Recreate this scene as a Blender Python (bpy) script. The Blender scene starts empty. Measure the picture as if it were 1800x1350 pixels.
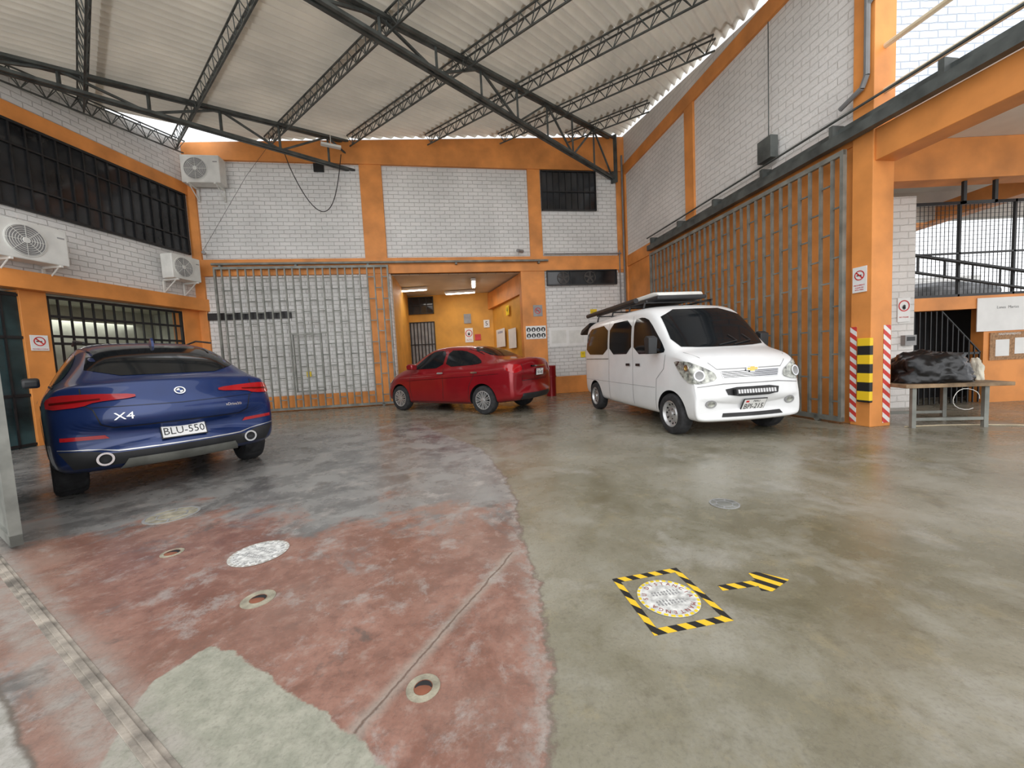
import bpy, bmesh, math, random
from mathutils import Vector, Matrix
from mathutils.bvhtree import BVHTree
from mathutils.geometry import delaunay_2d_cdt
random.seed(3)
SC=bpy.context.scene; COL=SC.collection
T=Matrix.Translation
def R(a,ax): return Matrix.Rotation(math.radians(a),4,ax)
# ---------------------------------------------------------------- materials
def N(nt,t,ins=None,**pr):
    n=nt.nodes.new(t)
    for k,v in pr.items(): setattr(n,k,v)
    for k,v in (ins or {}).items():
        if isinstance(v,bpy.types.NodeSocket): nt.links.new(v,n.inputs[k])
        else: n.inputs[k].default_value=v
    return n
def c4(c): return (c[0],c[1],c[2],1)
def newmat(name):
    m=bpy.data.materials.new(name); m.use_nodes=True; nt=m.node_tree; nt.nodes.clear()
    out=nt.nodes.new('ShaderNodeOutputMaterial'); p=nt.nodes.new('ShaderNodeBsdfPrincipled')
    nt.links.new(p.outputs[0],out.inputs[0]); return m,nt,p
def mat(name,col,rough=.5,metal=0,var=.12,scale=4,bump=0,coat=0,emit=0,spec=None,dirt=None):
    m,nt,p=newmat(name)
    tc=N(nt,'ShaderNodeTexCoord'); no=N(nt,'ShaderNodeTexNoise',{'Vector':tc.outputs['Object'],'Scale':scale,'Detail':6.})
    d=dirt or tuple(max(0,x*(1-var*2)) for x in col); l=tuple(min(1,x*(1+var)) for x in col)
    mr=N(nt,'ShaderNodeMapRange',{0:no.outputs[0],1:.3,2:.65})
    mx=N(nt,'ShaderNodeMix',{0:mr.outputs[0],6:c4(d),7:c4(l)},data_type='RGBA')
    nt.links.new(mx.outputs[2],p.inputs['Base Color'])
    p.inputs['Roughness'].default_value=rough; p.inputs['Metallic'].default_value=metal
    if coat: p.inputs['Coat Weight'].default_value=coat; p.inputs['Coat Roughness'].default_value=.03
    if spec is not None: p.inputs['Specular IOR Level'].default_value=spec
    if emit: nt.links.new(mx.outputs[2],p.inputs['Emission Color']); p.inputs['Emission Strength'].default_value=emit
    if bump:
        n2=N(nt,'ShaderNodeTexNoise',{'Vector':tc.outputs['Object'],'Scale':scale*8,'Detail':4.})
        b=N(nt,'ShaderNodeBump',{'Strength':bump,'Distance':.01,'Height':n2.outputs[0]}); nt.links.new(b.outputs[0],p.inputs['Normal'])
    return m
def brick(name,c1,c2,mort,bw=.3,rh=.115,rough=.75):
    m,nt,p=newmat(name)
    tc=N(nt,'ShaderNodeTexCoord'); sp=N(nt,'ShaderNodeSeparateXYZ',{0:tc.outputs['Object']}); cb=N(nt,'ShaderNodeCombineXYZ',{0:sp.outputs[0],1:sp.outputs[2]})
    nz=N(nt,'ShaderNodeTexNoise',{'Vector':tc.outputs['Object'],'Scale':7.,'Detail':3.})
    wob=N(nt,'ShaderNodeVectorMath',{0:nz.outputs[1],1:(.5,.5,.5)},operation='SUBTRACT'); wob2=N(nt,'ShaderNodeVectorMath',{0:wob.outputs[0],1:(.03,.03,0)},operation='MULTIPLY')
    ad=N(nt,'ShaderNodeVectorMath',{0:cb.outputs[0],1:wob2.outputs[0]})
    b=N(nt,'ShaderNodeTexBrick',{'Vector':ad.outputs[0],'Color1':c4(c1),'Color2':c4(c2),'Mortar':c4(mort),'Scale':1.,'Mortar Size':.009,'Mortar Smooth':.5,'Brick Width':bw,'Row Height':rh})
    big=N(nt,'ShaderNodeTexNoise',{'Vector':tc.outputs['Object'],'Scale':.9,'Detail':7.})
    mr=N(nt,'ShaderNodeMapRange',{0:big.outputs[0],1:.35,2:.62,3:.86,4:1.})
    mx=N(nt,'ShaderNodeMix',{0:1.,6:b.outputs[0]},data_type='RGBA',blend_type='MULTIPLY'); nt.links.new(mr.outputs[0],mx.inputs[7])
    nt.links.new(mx.outputs[2],p.inputs['Base Color']); p.inputs['Roughness'].default_value=rough
    iv=N(nt,'ShaderNodeMath',{0:1.,1:b.outputs[1]},operation='SUBTRACT')
    n3=N(nt,'ShaderNodeTexNoise',{'Vector':tc.outputs['Object'],'Scale':25.,'Detail':5.})
    s=N(nt,'ShaderNodeMath',{0:iv.outputs[0],1:n3.outputs[0]},operation='ADD')
    bp=N(nt,'ShaderNodeBump',{'Strength':.8,'Distance':.012,'Height':s.outputs[0]}); nt.links.new(bp.outputs[0],p.inputs['Normal'])
    return m
def stripes(name,ca,cb,period,vec=(1,0,1),rough=.5):
    m,nt,p=newmat(name)
    tc=N(nt,'ShaderNodeTexCoord'); d=N(nt,'ShaderNodeVectorMath',{0:tc.outputs['Object'],1:vec},operation='DOT_PRODUCT')
    q=N(nt,'ShaderNodeMath',{0:d.outputs['Value'],1:period},operation='DIVIDE'); fr=N(nt,'ShaderNodeMath',{0:q.outputs[0]},operation='FRACT'); g=N(nt,'ShaderNodeMath',{0:fr.outputs[0],1:.5},operation='GREATER_THAN')
    mx=N(nt,'ShaderNodeMix',{0:g.outputs[0],6:c4(ca),7:c4(cb)},data_type='RGBA'); nt.links.new(mx.outputs[2],p.inputs['Base Color']); p.inputs['Roughness'].default_value=rough
    return m
M={}
M['orange']=mat('orange_paint',(.76,.29,.07),.55,var=.13,scale=1.6,bump=.15)
M['orangein']=mat('amber_paint',(.70,.34,.05),.6,var=.10,scale=1.5)
M['brick']=brick('white_brick',(.83,.82,.80),(.77,.77,.75),(.55,.54,.52))
M['brick2']=brick('pale_brick',(.72,.78,.86),(.66,.73,.82),(.45,.5,.58))
M['brickR']=brick('white_brick_soft',(.84,.82,.79),(.81,.79,.76),(.70,.68,.65))
M['roof']=mat('roof_sheet',(.76,.71,.62),.8,var=.13,scale=.7,bump=.1)
nt=M['roof'].node_tree; pr_=[n for n in nt.nodes if n.type=='BSDF_PRINCIPLED'][0]; ou_=[n for n in nt.nodes if n.type=='OUTPUT_MATERIAL'][0]
tl_=N(nt,'ShaderNodeBsdfTranslucent',{0:(.85,.80,.70,1)}); ms_=N(nt,'ShaderNodeMixShader',{0:.11,1:pr_.outputs[0],2:tl_.outputs[0]}); nt.links.new(ms_.outputs[0],ou_.inputs[0])
M['steel']=mat('dark_green_steel',(.095,.105,.10),.5,.25,var=.25)
M['gate']=mat('grey_gate_paint',(.23,.235,.21),.5,.2,var=.2)
M['black']=mat('black_paint',(.015,.015,.016),.45,var=.2)
M['rubber']=mat('tyre_rubber',(.028,.028,.03),.85,var=.3,scale=12,bump=.3)
M['plastic']=mat('black_plastic',(.022,.023,.025),.5,var=.2)
M['glass']=mat('dark_glass',(.010,.012,.014),.08,var=.1,spec=.25)
M['glassw']=mat('window_glass_dark',(.03,.032,.035),.08,var=.5,scale=.8)
M['glasst']=mat('teal_glass',(.035,.07,.075),.15,var=.4,scale=1.2,spec=.4)
M['blue']=mat('blue_car_paint',(.007,.029,.135),.32,.35,var=.05,coat=.6)
M['red']=mat('red_car_paint',(.28,.006,.012),.30,.30,var=.05,coat=.7)
M['white']=mat('white_car_paint',(.82,.83,.83),.3,0,var=.02,coat=.6)
M['chrome']=mat('chrome',(.75,.75,.76),.14,1,var=.03)
M['silver']=mat('silver_metal',(.58,.58,.58),.35,.7,var=.08)
M['dkmetal']=mat('dark_alloy',(.10,.10,.105),.35,.8,var=.1)
M['redlamp']=mat('red_lamp',(.38,.006,.010),.15,var=.1,coat=.5,emit=.10)
M['clear']=mat('clear_lamp',(.42,.43,.38),.10,.1,var=.5,scale=14,coat=.8)
M['paper']=mat('white_sign',(.82,.82,.80),.5,var=.03)
M['sticker']=mat('worn_sticker',(.66,.66,.63),.55,var=.25,scale=25)
M['acw']=mat('ac_casing',(.74,.74,.70),.5,var=.06)
M['grey']=mat('grey_plastic',(.3,.3,.3),.5)
M['redp']=mat('red_print',(.60,.03,.03),.5)
M['mar']=mat('maroon_print',(.28,.06,.05),.5)
M['yel']=mat('yellow_print',(.85,.62,.02),.5)
M['gold']=mat('gold_badge',(.70,.50,.15),.25,.8)
M['bluep']=mat('blue_print',(.02,.06,.25),.5)
M['wood']=mat('worn_wood',(.28,.19,.11),.7,var=.3,scale=6,bump=.3)
M['cork']=mat('cork',(.40,.23,.12),.85,var=.2,scale=30)
M['bag']=mat('black_bin_liner',(.006,.006,.007),.28,var=.2)
M['conc']=mat('light_concrete',(.42,.40,.35),.75,var=.2,scale=6,bump=.2)
M['collar']=mat('dull_collar',(.34,.31,.23),.8,var=.25,scale=12,bump=.3)
M['rail']=mat('worn_rail',(.33,.29,.24),.7,var=.3,scale=8,bump=.3)
M['ceil']=mat('white_ceiling',(.74,.72,.68),.8,var=.08,scale=1)
M['hazard']=stripes('hazard_stripes',(.015,.015,.015),(.88,.55,.03),.11,(1,1,0))
M['hazardv']=stripes('hazard_bands',(.015,.015,.015),(.90,.60,.02),.26,(0,0,1))
M['rw']=stripes('red_white_tape',(.62,.05,.04),(.8,.78,.75),.14,(.8,.8,1))
M['tube']=mat('lamp_tube',(1,.97,.9),.4,var=.01,emit=9)
M['office']=mat('office_wall',(.52,.54,.45),.8,var=.1)
M['pot']=mat('pit_red',(.24,.085,.045),.9,var=.3)
M['cond']=mat('grey_conduit',(.20,.20,.20),.5,var=.1)
M['cream']=mat('cream_pipe',(.70,.60,.42),.5,var=.1)
M['tarp']=mat('grey_tarp',(.20,.21,.22),.6,var=.3)
# ---------------------------------------------------------------- mesh builder
def fin(o,parent=None,Mx=None):
    COL.objects.link(o)
    if parent: o.parent=parent
    if Mx is not None: o.matrix_basis=Mx
    return o
class MB:
    def __init__(s): s.v=[];s.f=[];s.m=[]
    def add(s,vs,fs,m=0,X=None):
        b=len(s.v); s.v+=[tuple(X@Vector(v)) if X is not None else tuple(v) for v in vs]
        s.f+=[[b+i for i in f] for f in fs]; s.m+=[m]*len(fs)
    def box(s,x0,x1,y0,y1,z0,z1,m=0,X=None):
        s.add([(x,y,z) for x in (x0,x1) for y in (y0,y1) for z in (z0,z1)],[(0,1,3,2),(4,6,7,5),(0,4,5,1),(2,3,7,6),(0,2,6,4),(1,5,7,3)],m,X)
    def cyl(s,p0,p1,r,n=10,m=0,r2=None,X=None):
        p0=Vector(p0);p1=Vector(p1);d=(p1-p0)
        if d.length<1e-6: return
        q=d.to_track_quat('Z','Y').to_matrix();r2=r if r2 is None else r2
        vs=[];o=math.pi/n
        for p,rr in ((p0,r),(p1,r2)):
            for i in range(n):
                a=o+2*math.pi*i/n; vs.append(p+q@Vector((rr*math.cos(a),rr*math.sin(a),0)))
        s.add(vs,[(i,(i+1)%n,n+(i+1)%n,n+i) for i in range(n)]+[list(range(n))[::-1],list(range(n,2*n))],m,X)
    def tube(s,pts,r,n=8,m=0):
        for a,b in zip(pts[:-1],pts[1:]): s.cyl(a,b,r,n,m)
    def extr(s,poly,y0,y1,m=0,X=None):
        n=len(poly); s.add([(p[0],y0,p[1]) for p in poly]+[(p[0],y1,p[1]) for p in poly],[list(range(n)),list(range(n,2*n))[::-1]]+[(i,n+i,n+(i+1)%n,(i+1)%n) for i in range(n)],m,X)
    def flat(s,poly,z0,z1,m=0,X=None):
        n=len(poly); s.add([(p[0],p[1],z0) for p in poly]+[(p[0],p[1],z1) for p in poly],[list(range(n))[::-1],list(range(n,2*n))]+[(i,(i+1)%n,n+(i+1)%n,n+i) for i in range(n)],m,X)
    def lathe(s,prof,n=24,m=0,X=None,closed=False):
        vs=[];k=len(prof)
        for i in range(n):
            a=2*math.pi*i/n; vs+=[(r*math.cos(a),r*math.sin(a),h) for r,h in prof]
        fs=[]
        for i in range(n):
            j=(i+1)%n
            for t in range(k if closed else k-1):
                u=(t+1)%k; fs.append((i*k+t,j*k+t,j*k+u,i*k+u))
        s.add(vs,fs,m,X)
    def ring(s,r0,r1,z0,z1,n=24,m=0,X=None): s.lathe([(r0,z0),(r1,z0),(r1,z1),(r0,z1)],n,m,X,True)
    def build(s,name,mats,parent=None,Mx=None,bevel=0,smooth=False):
        me=bpy.data.meshes.new(name); me.from_pydata(s.v,[],s.f)
        if not isinstance(mats,(list,tuple)): mats=[mats]
        for x in mats: me.materials.append(x)
        me.polygons.foreach_set('material_index',s.m)
        bm=bmesh.new();bm.from_mesh(me);bmesh.ops.recalc_face_normals(bm,faces=bm.faces);bm.to_mesh(me);bm.free()
        if smooth:
            me.polygons.foreach_set('use_smooth',[True]*len(me.polygons))
            try: me.set_sharp_from_angle(angle=math.radians(38))
            except Exception: pass
        o=bpy.data.objects.new(name,me); fin(o,parent,Mx)
        if bevel:
            b=o.modifiers.new('b','BEVEL');b.width=bevel;b.segments=2;b.limit_method='ANGLE'
        return o
def lab(o,l,c,g=None):
    o['label']=l;o['category']=c
    if g:o['group']=g
    return o
def st(o): o['kind']='structure';return o
def empty(name,Mx): 
    e=bpy.data.objects.new(name,None); e.empty_display_size=.1; return fin(e,None,Mx)
def text(s,size,m,parent,Mx,name='lettering',ext=.0015,sx=1):
    cu=bpy.data.curves.new('t','FONT');cu.body=s;cu.size=size;cu.align_x='CENTER';cu.align_y='CENTER';cu.extrude=ext;cu.resolution_u=2
    o=bpy.data.objects.new('t',cu);COL.objects.link(o);bpy.context.view_layer.update()
    me=bpy.data.meshes.new_from_object(o.evaluated_get(bpy.context.evaluated_depsgraph_get()))
    bpy.data.objects.remove(o); me.materials.clear(); me.materials.append(m)
    if sx!=1: me.transform(Matrix.Diagonal((sx,1,1,1)))
    return fin(bpy.data.objects.new(name,me),parent,Mx)
UP=R(90,'X')
# ---------------------------------------------------------------- frames
def frame(o,a):
    a=Vector((a[0],a[1],0)).normalized(); y=Vector((-a.y,a.x,0))
    return Matrix(((a.x,y.x,0,o[0]),(a.y,y.y,0,o[1]),(0,0,1,0),(0,0,0,1)))
FB=frame((-9.07,11.08),(.989,.149))
FR=frame((5.15,5.58),(.1547,-.988))      # local x = toward camera, corner at -7.56
FL=frame((-8.79,11.12),(.13,.99))        # local x negative toward camera
def zroof(x,y): return 8.29+.0217*(x-4)+.1608*(y-13.05)
# ---------------------------------------------------------------- camera
f=676.
d=Vector((.05,1,46/676.)).normalized(); fw=Vector((0,0,1)); Y=(fw-fw.dot(d)*d).normalized(); Z=-d; X=Y.cross(Z)
cam=bpy.data.cameras.new('camera'); cam.sensor_width=36; cam.lens=f/1800*36; cam.clip_start=.05
co=bpy.data.objects.new('camera',cam); COL.objects.link(co)
rx=Vector((X[0],Y[0],Z[0])); uy=-Vector((X[1],Y[1],Z[1])); bz=-Vector((X[2],Y[2],Z[2]))
co.matrix_world=Matrix(((rx.x,uy.x,bz.x,0),(rx.y,uy.y,bz.y,0),(rx.z,uy.z,bz.z,1.25),(0,0,0,1)))
SC.camera=co
# ---------------------------------------------------------------- world + lights
w=bpy.data.worlds.new('world'); SC.world=w; w.use_nodes=True
w.node_tree.nodes['Background'].inputs[0].default_value=(.95,.97,1,1); w.node_tree.nodes['Background'].inputs[1].default_value=1.45
def sky_fill(dirv,e,ang):
    l=bpy.data.lights.new('sky_fill','SUN');l.energy=e;l.angle=math.radians(ang);l.color=(1,.98,.96)
    o=bpy.data.objects.new('sky_fill',l);COL.objects.link(o);o.rotation_euler=Vector(dirv).to_track_quat('-Z','Y').to_euler()
sky_fill((-.1,1,-.40),1.75,90)  # very wide soft lamp added as sky light from the open front
def area(p,dirv,sx,sy,e,c=(1,.95,.85)):
    l=bpy.data.lights.new('lamp_light','AREA');l.shape='RECTANGLE';l.size=sx;l.size_y=sy;l.energy=e;l.color=c
    o=bpy.data.objects.new('lamp_light',l);COL.objects.link(o);o.location=p;o.rotation_euler=Vector(dirv).to_track_quat('-Z','Y').to_euler()
area((-2.2,14.6,3.8),(0,0,-1),3,1.5,30,(1,.97,.92)); area((-11,9.5,2.7),(0,0,-1),1,3,40,(1,1,.95))
# ---------------------------------------------------------------- floor
def seg_sd(px,py,a,b):
    ax,ay=a;bx,by=b;L=math.hypot(bx-ax,by-ay); return ((bx-ax)*(py-ay)-(by-ay)*(px-ax))/L
BP=[(-6,.0),(1.09,.06),(1.39,.11),(1.71,.09),(2.13,.09),(2.64,.01),(3.44,-.02),(4.3,-.2),(5.28,-.44),(7,-1.5),(30,-12)]
def bx(y):
    for (a,u),(b,v) in zip(BP[:-1],BP[1:]):
        if a<=y<=b: return u+(v-u)*(y-a)/(b-a)
    return 0
def polysd(px,py,P):
    return min(seg_sd(px,py,P[i],P[(i+1)%len(P)]) for i in range(len(P)))
PATCH=[(-1.50,1.38),(-.9,.2),(.2,.6),(-.62,1.24),(-1.42,1.71),(-1.54,1.54)]
xs=[-16,-12]+[-9+.12*i for i in range(151)]+[11,14,18]; ys=[-6,-2,0]+[.4+.10*i for i in range(96)]+[10.5+.5*i for i in range(17)]+[22]
vs=[(x,y,0) for y in ys for x in xs]; nx=len(xs)
fs=[(j*nx+i,j*nx+i+1,(j+1)*nx+i+1,(j+1)*nx+i) for j in range(len(ys)-1) for i in range(nx-1)]
me=bpy.data.meshes.new('floor');me.from_pydata(vs,[],fs)
TR0=(-3.80,2.70);TR1=(-1.13,1.12)
for n_,fn_ in (('f_edge',lambda x,y:x-bx(y)),('f_patch',lambda x,y:polysd(x,y,PATCH)),('f_track',lambda x,y:-seg_sd(x,y,TR0,TR1)),('f_crack',lambda x,y:seg_sd(x,y,(-.57,1.29),(-.06,2.38)) if y<2.5 else .6+(y-2.5))):
    a_=me.attributes.new(n_,'FLOAT','POINT'); a_.data.foreach_set('value',[float(fn_(x,y)) for x,y,_ in vs])
m,nt,p=newmat('worn_floor'); me.materials.append(m)
def att(n_): return N(nt,'ShaderNodeAttribute',attribute_name=n_).outputs['Fac']
tc=N(nt,'ShaderNodeTexCoord'); OB=tc.outputs['Object']; XYZ=N(nt,'ShaderNodeSeparateXYZ',{0:OB})
def noise(s,det=8,dist=0,rough=.6): return N(nt,'ShaderNodeTexNoise',{'Vector':OB,'Scale':float(s),'Detail':float(det),'Distortion':float(dist),'Roughness':rough}).outputs[0]
def mth(op,a,b=0.): return N(nt,'ShaderNodeMath',{0:a,1:b},operation=op).outputs[0]
def mrg(a,f0,f1,t0=0.,t1=1.):
    if f0>f1: f0,f1,t0,t1=f1,f0,t1,t0
    return N(nt,'ShaderNodeMapRange',{0:a,1:f0,2:f1,3:t0,4:t1},interpolation_type='SMOOTHSTEP').outputs[0]
def mix(fa,a,b): return N(nt,'ShaderNodeMix',{0:fa,6:a if not isinstance(a,tuple) else c4(a),7:b if not isinstance(b,tuple) else c4(b)},data_type='RGBA').outputs[2]
n_e=noise(6,10,0,.7); n_b=noise(.6,7,.4,.55); n_m=noise(2.0,9,.3,.68); n_f=noise(11,8,0,.7); n_s=noise(70,3)
ne0=mth('SUBTRACT',n_e,.5); EY=XYZ.outputs[1]
edge=mth('ADD',att('f_edge'),mth('MULTIPLY',ne0,.22))
olive=mix(mrg(n_b,.32,.68),(.165,.15,.095),(.32,.30,.235)); olive=mix(mrg(n_m,.47,.68,0,.55),olive,(.37,.355,.30)); olive=mix(mrg(n_m,.47,.32,0,.6),olive,(.135,.12,.07)); olive=mix(mrg(n_f,.5,.75,0,.45),olive,(.12,.105,.07)); olive=mix(mrg(noise(4.5,9,.3,.72),.52,.68,0,.45),olive,(.31,.265,.16)); olive=mix(mrg(noise(1.4,8,.2,.65),.54,.66,0,.5),olive,(.40,.385,.34))
olive=mix(mrg(EY,3.5,7.5,0,.4),olive,(.18,.17,.145))
redc=mix(mrg(n_m,.35,.65),(.21,.10,.072),(.34,.185,.14)); redc=mix(mrg(n_f,.47,.68,0,.6),redc,(.16,.085,.065)); redc=mix(mrg(n_f,.48,.30,0,.6),redc,(.40,.29,.24)); redc=mix(mrg(n_b,.45,.65,0,.5),redc,(.30,.22,.18))
greyd=mix(mrg(n_m,.35,.65),(.13,.125,.12),(.29,.285,.27)); greyd=mix(mrg(n_f,.5,.75,0,.4),greyd,(.38,.375,.36))
wn_=mth('ADD',noise(1.1,10,.4,.70),mrg(EY,2.2,4.7,-.03,.34))
redc=mix(mrg(wn_,.53,.65),redc,greyd)
redc=mix(mrg(noise(3.2,10,.2,.76),.52,.64,0,.6),redc,(.40,.37,.34))
redc=mix(mrg(noise(2.1,8,.3,.66),.59,.67,0,.65),redc,(.10,.09,.08))
rim=mth('MULTIPLY',mrg(edge,-.14,-.01),mrg(edge,.01,0)); redc=mix(mth('MULTIPLY',rim,mrg(n_f,.4,.6,.0,.6)),redc,(.42,.40,.36))
yc=mrg(EY,5.0,6.4,1,0)
col=mix(mth('SUBTRACT',1.,mth('MULTIPLY',mrg(edge,.012,-.012),mrg(EY,6.8,9.0,1,.0))),redc,olive)
line=mth('MULTIPLY',mrg(edge,-.022,0),mrg(edge,.022,0)); col=mix(mth('MULTIPLY',mth('MULTIPLY',line,.55),yc),col,(.14,.11,.09))
ck=mth('ADD',att('f_crack'),mth('MULTIPLY',ne0,.05)); ckm=mth('MULTIPLY',mrg(ck,-.009,0),mrg(ck,.009,0)); ckw=mth('MULTIPLY',mrg(ck,-.06,0),mrg(ck,.06,0))
isred=mrg(edge,.0,-.01); col=mix(mth('MULTIPLY',mth('MULTIPLY',ckw,isred),.6),col,(.38,.35,.30)); col=mix(mth('MULTIPLY',mth('MULTIPLY',ckm,isred),.8),col,(.12,.07,.05))
pm_=mrg(mth('ADD',att('f_patch'),mth('MULTIPLY',ne0,.09)),-.006,.006)
col=mix(pm_,col,mix(mrg(n_f,.3,.7),(.27,.275,.215),(.41,.40,.325)))
tr=mth('ADD',att('f_track'),mth('MULTIPLY',ne0,.06))
near=mth('MULTIPLY',mrg(tr,-.13,-.04),mrg(tr,.16,.10)); col=mix(mth('MULTIPLY',near,mrg(n_f,.3,.65,.1,.75)),col,(.38,.35,.31))
col=mix(mrg(tr,.20,.215),col,mix(mrg(n_f,.3,.7),(.32,.31,.27),(.48,.46,.42)))
tl=mth('MULTIPLY',mrg(tr,.19,.207),mrg(tr,.225,.207)); col=mix(mth('MULTIPLY',tl,.8),col,(.12,.10,.08))
vor=N(nt,'ShaderNodeTexVoronoi',{'Vector':N(nt,'ShaderNodeVectorMath',{0:OB,1:N(nt,'ShaderNodeVectorMath',{0:N(nt,'ShaderNodeTexNoise',{'Vector':OB,'Scale':3.,'Detail':5.}).outputs[1],1:(.5,.5,0)},operation='MULTIPLY').outputs[0]}).outputs[0],'Scale':1.1},feature='DISTANCE_TO_EDGE').outputs[0]
col=mix(mrg(vor,.008,.0,0,.12),col,(.12,.10,.08))
col=mix(mrg(n_s,.45,.75,0,.28),col,(.1,.09,.08))
nt.links.new(col,p.inputs['Base Color']); nt.links.new(mrg(n_m,.3,.7,.16,.38),p.inputs['Roughness'])
bp=N(nt,'ShaderNodeBump',{'Strength':.3,'Distance':.005,'Height':mth('ADD',n_f,mth('MULTIPLY',ckm,-1.))}); nt.links.new(bp.outputs[0],p.inputs['Normal'])
st(fin(bpy.data.objects.new('floor',me)))
# ---------------------------------------------------------------- walls
def ztB(s):
    p=FB@Vector((s,0,0)); return zroof(p.x,p.y)-.03
B=MB(); B.extr([(-.2,0),(5.6,0),(5.6,ztB(5.6)),(.28,ztB(.28)),(-.2,ztB(-.2))],0,.3); B.extr([(5.6,3.98),(9.64,3.98),(9.64,ztB(9.64)),(5.6,ztB(5.6))],0,.3); B.extr([(9.64,0),(13.34,0),(13.34,ztB(13.34)),(9.64,ztB(9.64))],0,.3)
st(B.build('wall_back',M['brick'],None,FB))
def ztR(x):
    p=FR@Vector((x,0,0)); return zroof(p.x,p.y)-.03
B=MB(); B.extr([(-7.85,4.36),(.1,4.36),(.1,ztR(.1)),(-7.85,ztR(-7.85))],0,.26); st(B.build('wall_right',M['brickR'],None,FR))
B=MB(); B.box(-7.85,.0,0.0,.24,0,4.36); st(B.build('wall_right_lower',M['orange'],None,FR))
def ztL(x):
    p=FL@Vector((x,0,0)); return zroof(p.x,p.y)-.02
B=MB(); B.extr([(-8.5,3.0),(.3,3.0),(.3,ztL(.3)),(-8.5,ztL(-8.5))],0,.3); B.box(-.42,.3,0,.3,0,3.0); st(B.build('wall_left',M['brick'],None,FL))
tn=[0]
def trim(F,bx_,m='orange'):
    tn[0]+=1; b=MB()
    for q in bx_: b.box(*q)
    return st(b.build('trim_%d'%tn[0],M[m],None,F,bevel=.008))
trim(FB,[(4.92,5.55,-.06,.1,0,7.7)]); trim(FB,[(9.62,10.4,-.06,.35,0,3.98),(9.97,10.38,-.06,.1,3.98,7.9)])
b=MB(); b.extr([(.28,7.18),(13.28,7.12),(13.28,ztB(13.28)-.06),(.28,ztB(.28)-.06)],-.09,.05); tn[0]+=1; st(b.build('trim_%d'%tn[0],M['orange'],None,FB,bevel=.008))
trim(FB,[(.28,13.28,-.08,.1,3.98,4.44)]); trim(FB,[(10.4,13.28,-.03,.1,0,.56)]); trim(FB,[(12.93,13.3,-.05,.1,3.9,7.2)]); trim(FB,[(.22,.5,-.07,.1,0,7.6)]); trim(FB,[(.5,4.92,-.03,.1,0,.45)])
trim(FR,[(-7.56,.1,-.06,.05,6.98,7.3)]); trim(FR,[(-4.16,-3.82,-.05,.05,4.36,7.0)]); trim(FR,[(-7.6,-7.36,-.05,.05,0,7.1)]); trim(FR,[(-.16,.12,-.07,.28,0,7.05)])
trim(FR,[(-7.56,-.16,-.03,.05,4.05,4.4)])
trim(FR,[(.12,6.5,-.04,.30,3.7,4.12)])
trim(FL,[(-8.5,.1,-.06,.05,6.2,6.52)]); trim(FL,[(-8.5,.1,-.25,.05,3.0,3.34)]); trim(FL,[(-3.75,-3.35,-.05,.3,0,3.0)]); trim(FL,[(-.55,-.0,-.03,.3,0,3.0)])
# ---------------------------------------------------------------- corrugated roof
u=Vector((.672,.741,0)).normalized(); v=Vector((.741,-.672,0)).normalized()
FP=[(-9.05,11.2),(3.98,13.08),(5.25,4.9),(-9.9,4.9)]
def clip_line(c,lo=-30,hi=30,off=0):
    b0=u*c; P=FP[::-1]; n=len(P)
    for i in range(n):
        a=Vector((*P[i],0));b=Vector((*P[(i+1)%n],0)); nn=Vector((-(b-a).y,(b-a).x,0)).normalized()
        den=nn.dot(v); num=nn.dot(b0-a)-off
        if abs(den)<1e-6: continue
        t=-num/den
        if den>0: lo=max(lo,t)
        else: hi=min(hi,t)
    return lo,hi
bm=bmesh.new(); pitch=.20; ncol=int(21/pitch*8)
rows=[-6+1.66*i for i in range(13)]
for ri,cu_ in enumerate(rows[:-1]):
    cols=[]
    for j in range(ncol+1):
        s=-13+j*pitch/8.; wz=.052*math.cos(2*math.pi*s/pitch)
        a=u*cu_+v*s; b=u*(rows[ri+1]+.12)+v*s
        cols.append((bm.verts.new((a.x,a.y,zroof(a.x,a.y)+wz+.057)),bm.verts.new((b.x,b.y,zroof(b.x,b.y)+wz+.012+.057))))
    for c1,c2 in zip(cols[:-1],cols[1:]): bm.faces.new((c1[0],c2[0],c2[1],c1[1]))
for i in range(4):
    a=Vector((*FP[i],0));b=Vector((*FP[(i+1)%4],0)); nn=Vector((-(b-a).y,(b-a).x,0)).normalized()
    bmesh.ops.bisect_plane(bm,geom=bm.verts[:]+bm.edges[:]+bm.faces[:],plane_co=a,plane_no=nn,clear_outer=True)
me=bpy.data.meshes.new('ceiling');bm.to_mesh(me);bm.free();me.materials.append(M['roof']);me.polygons.foreach_set('use_smooth',[True]*len(me.polygons))
st(fin(bpy.data.objects.new('ceiling',me)))
def truss(p0,L,d0,d1,label):
    b=MB(); base=Vector((*p0,0)); n=int(L/1.15)
    def tp(t): q=base-u*t; return Vector((q.x,q.y,zroof(q.x,q.y)-.10))
    def bt(t): q=base-u*t; return Vector((q.x,q.y,zroof(q.x,q.y)-d0-(d1-d0)*t/L))
    for o in (-.055,.055):
        for fn in (tp,bt): b.cyl(fn(0)+v*o,fn(L)+v*o,.042,4)
    for i in range(n+1):
        t=L*i/n; b.cyl(tp(t),bt(t),.032,4)
        if i<n:
            t2=L*(i+1)/n
            if i%2: b.cyl(tp(t),bt(t2),.030,4)
            else: b.cyl(bt(t),tp(t2),.030,4)
    q=tp(0); b.box(-.16,.16,-.02,.02,-d0-.05,.08,0,T(q)@R(-42,'Z'))
    lab(b.build('roof_truss',M['steel']),label,'roof truss','steel roof trusses')
truss((3.62,12.95),10.6,1.36,.22,'dark steel lattice truss under corrugated roof')
truss((-4.02,12.25),7.5,.95,.30,'dark steel lattice truss under corrugated roof')
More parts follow.
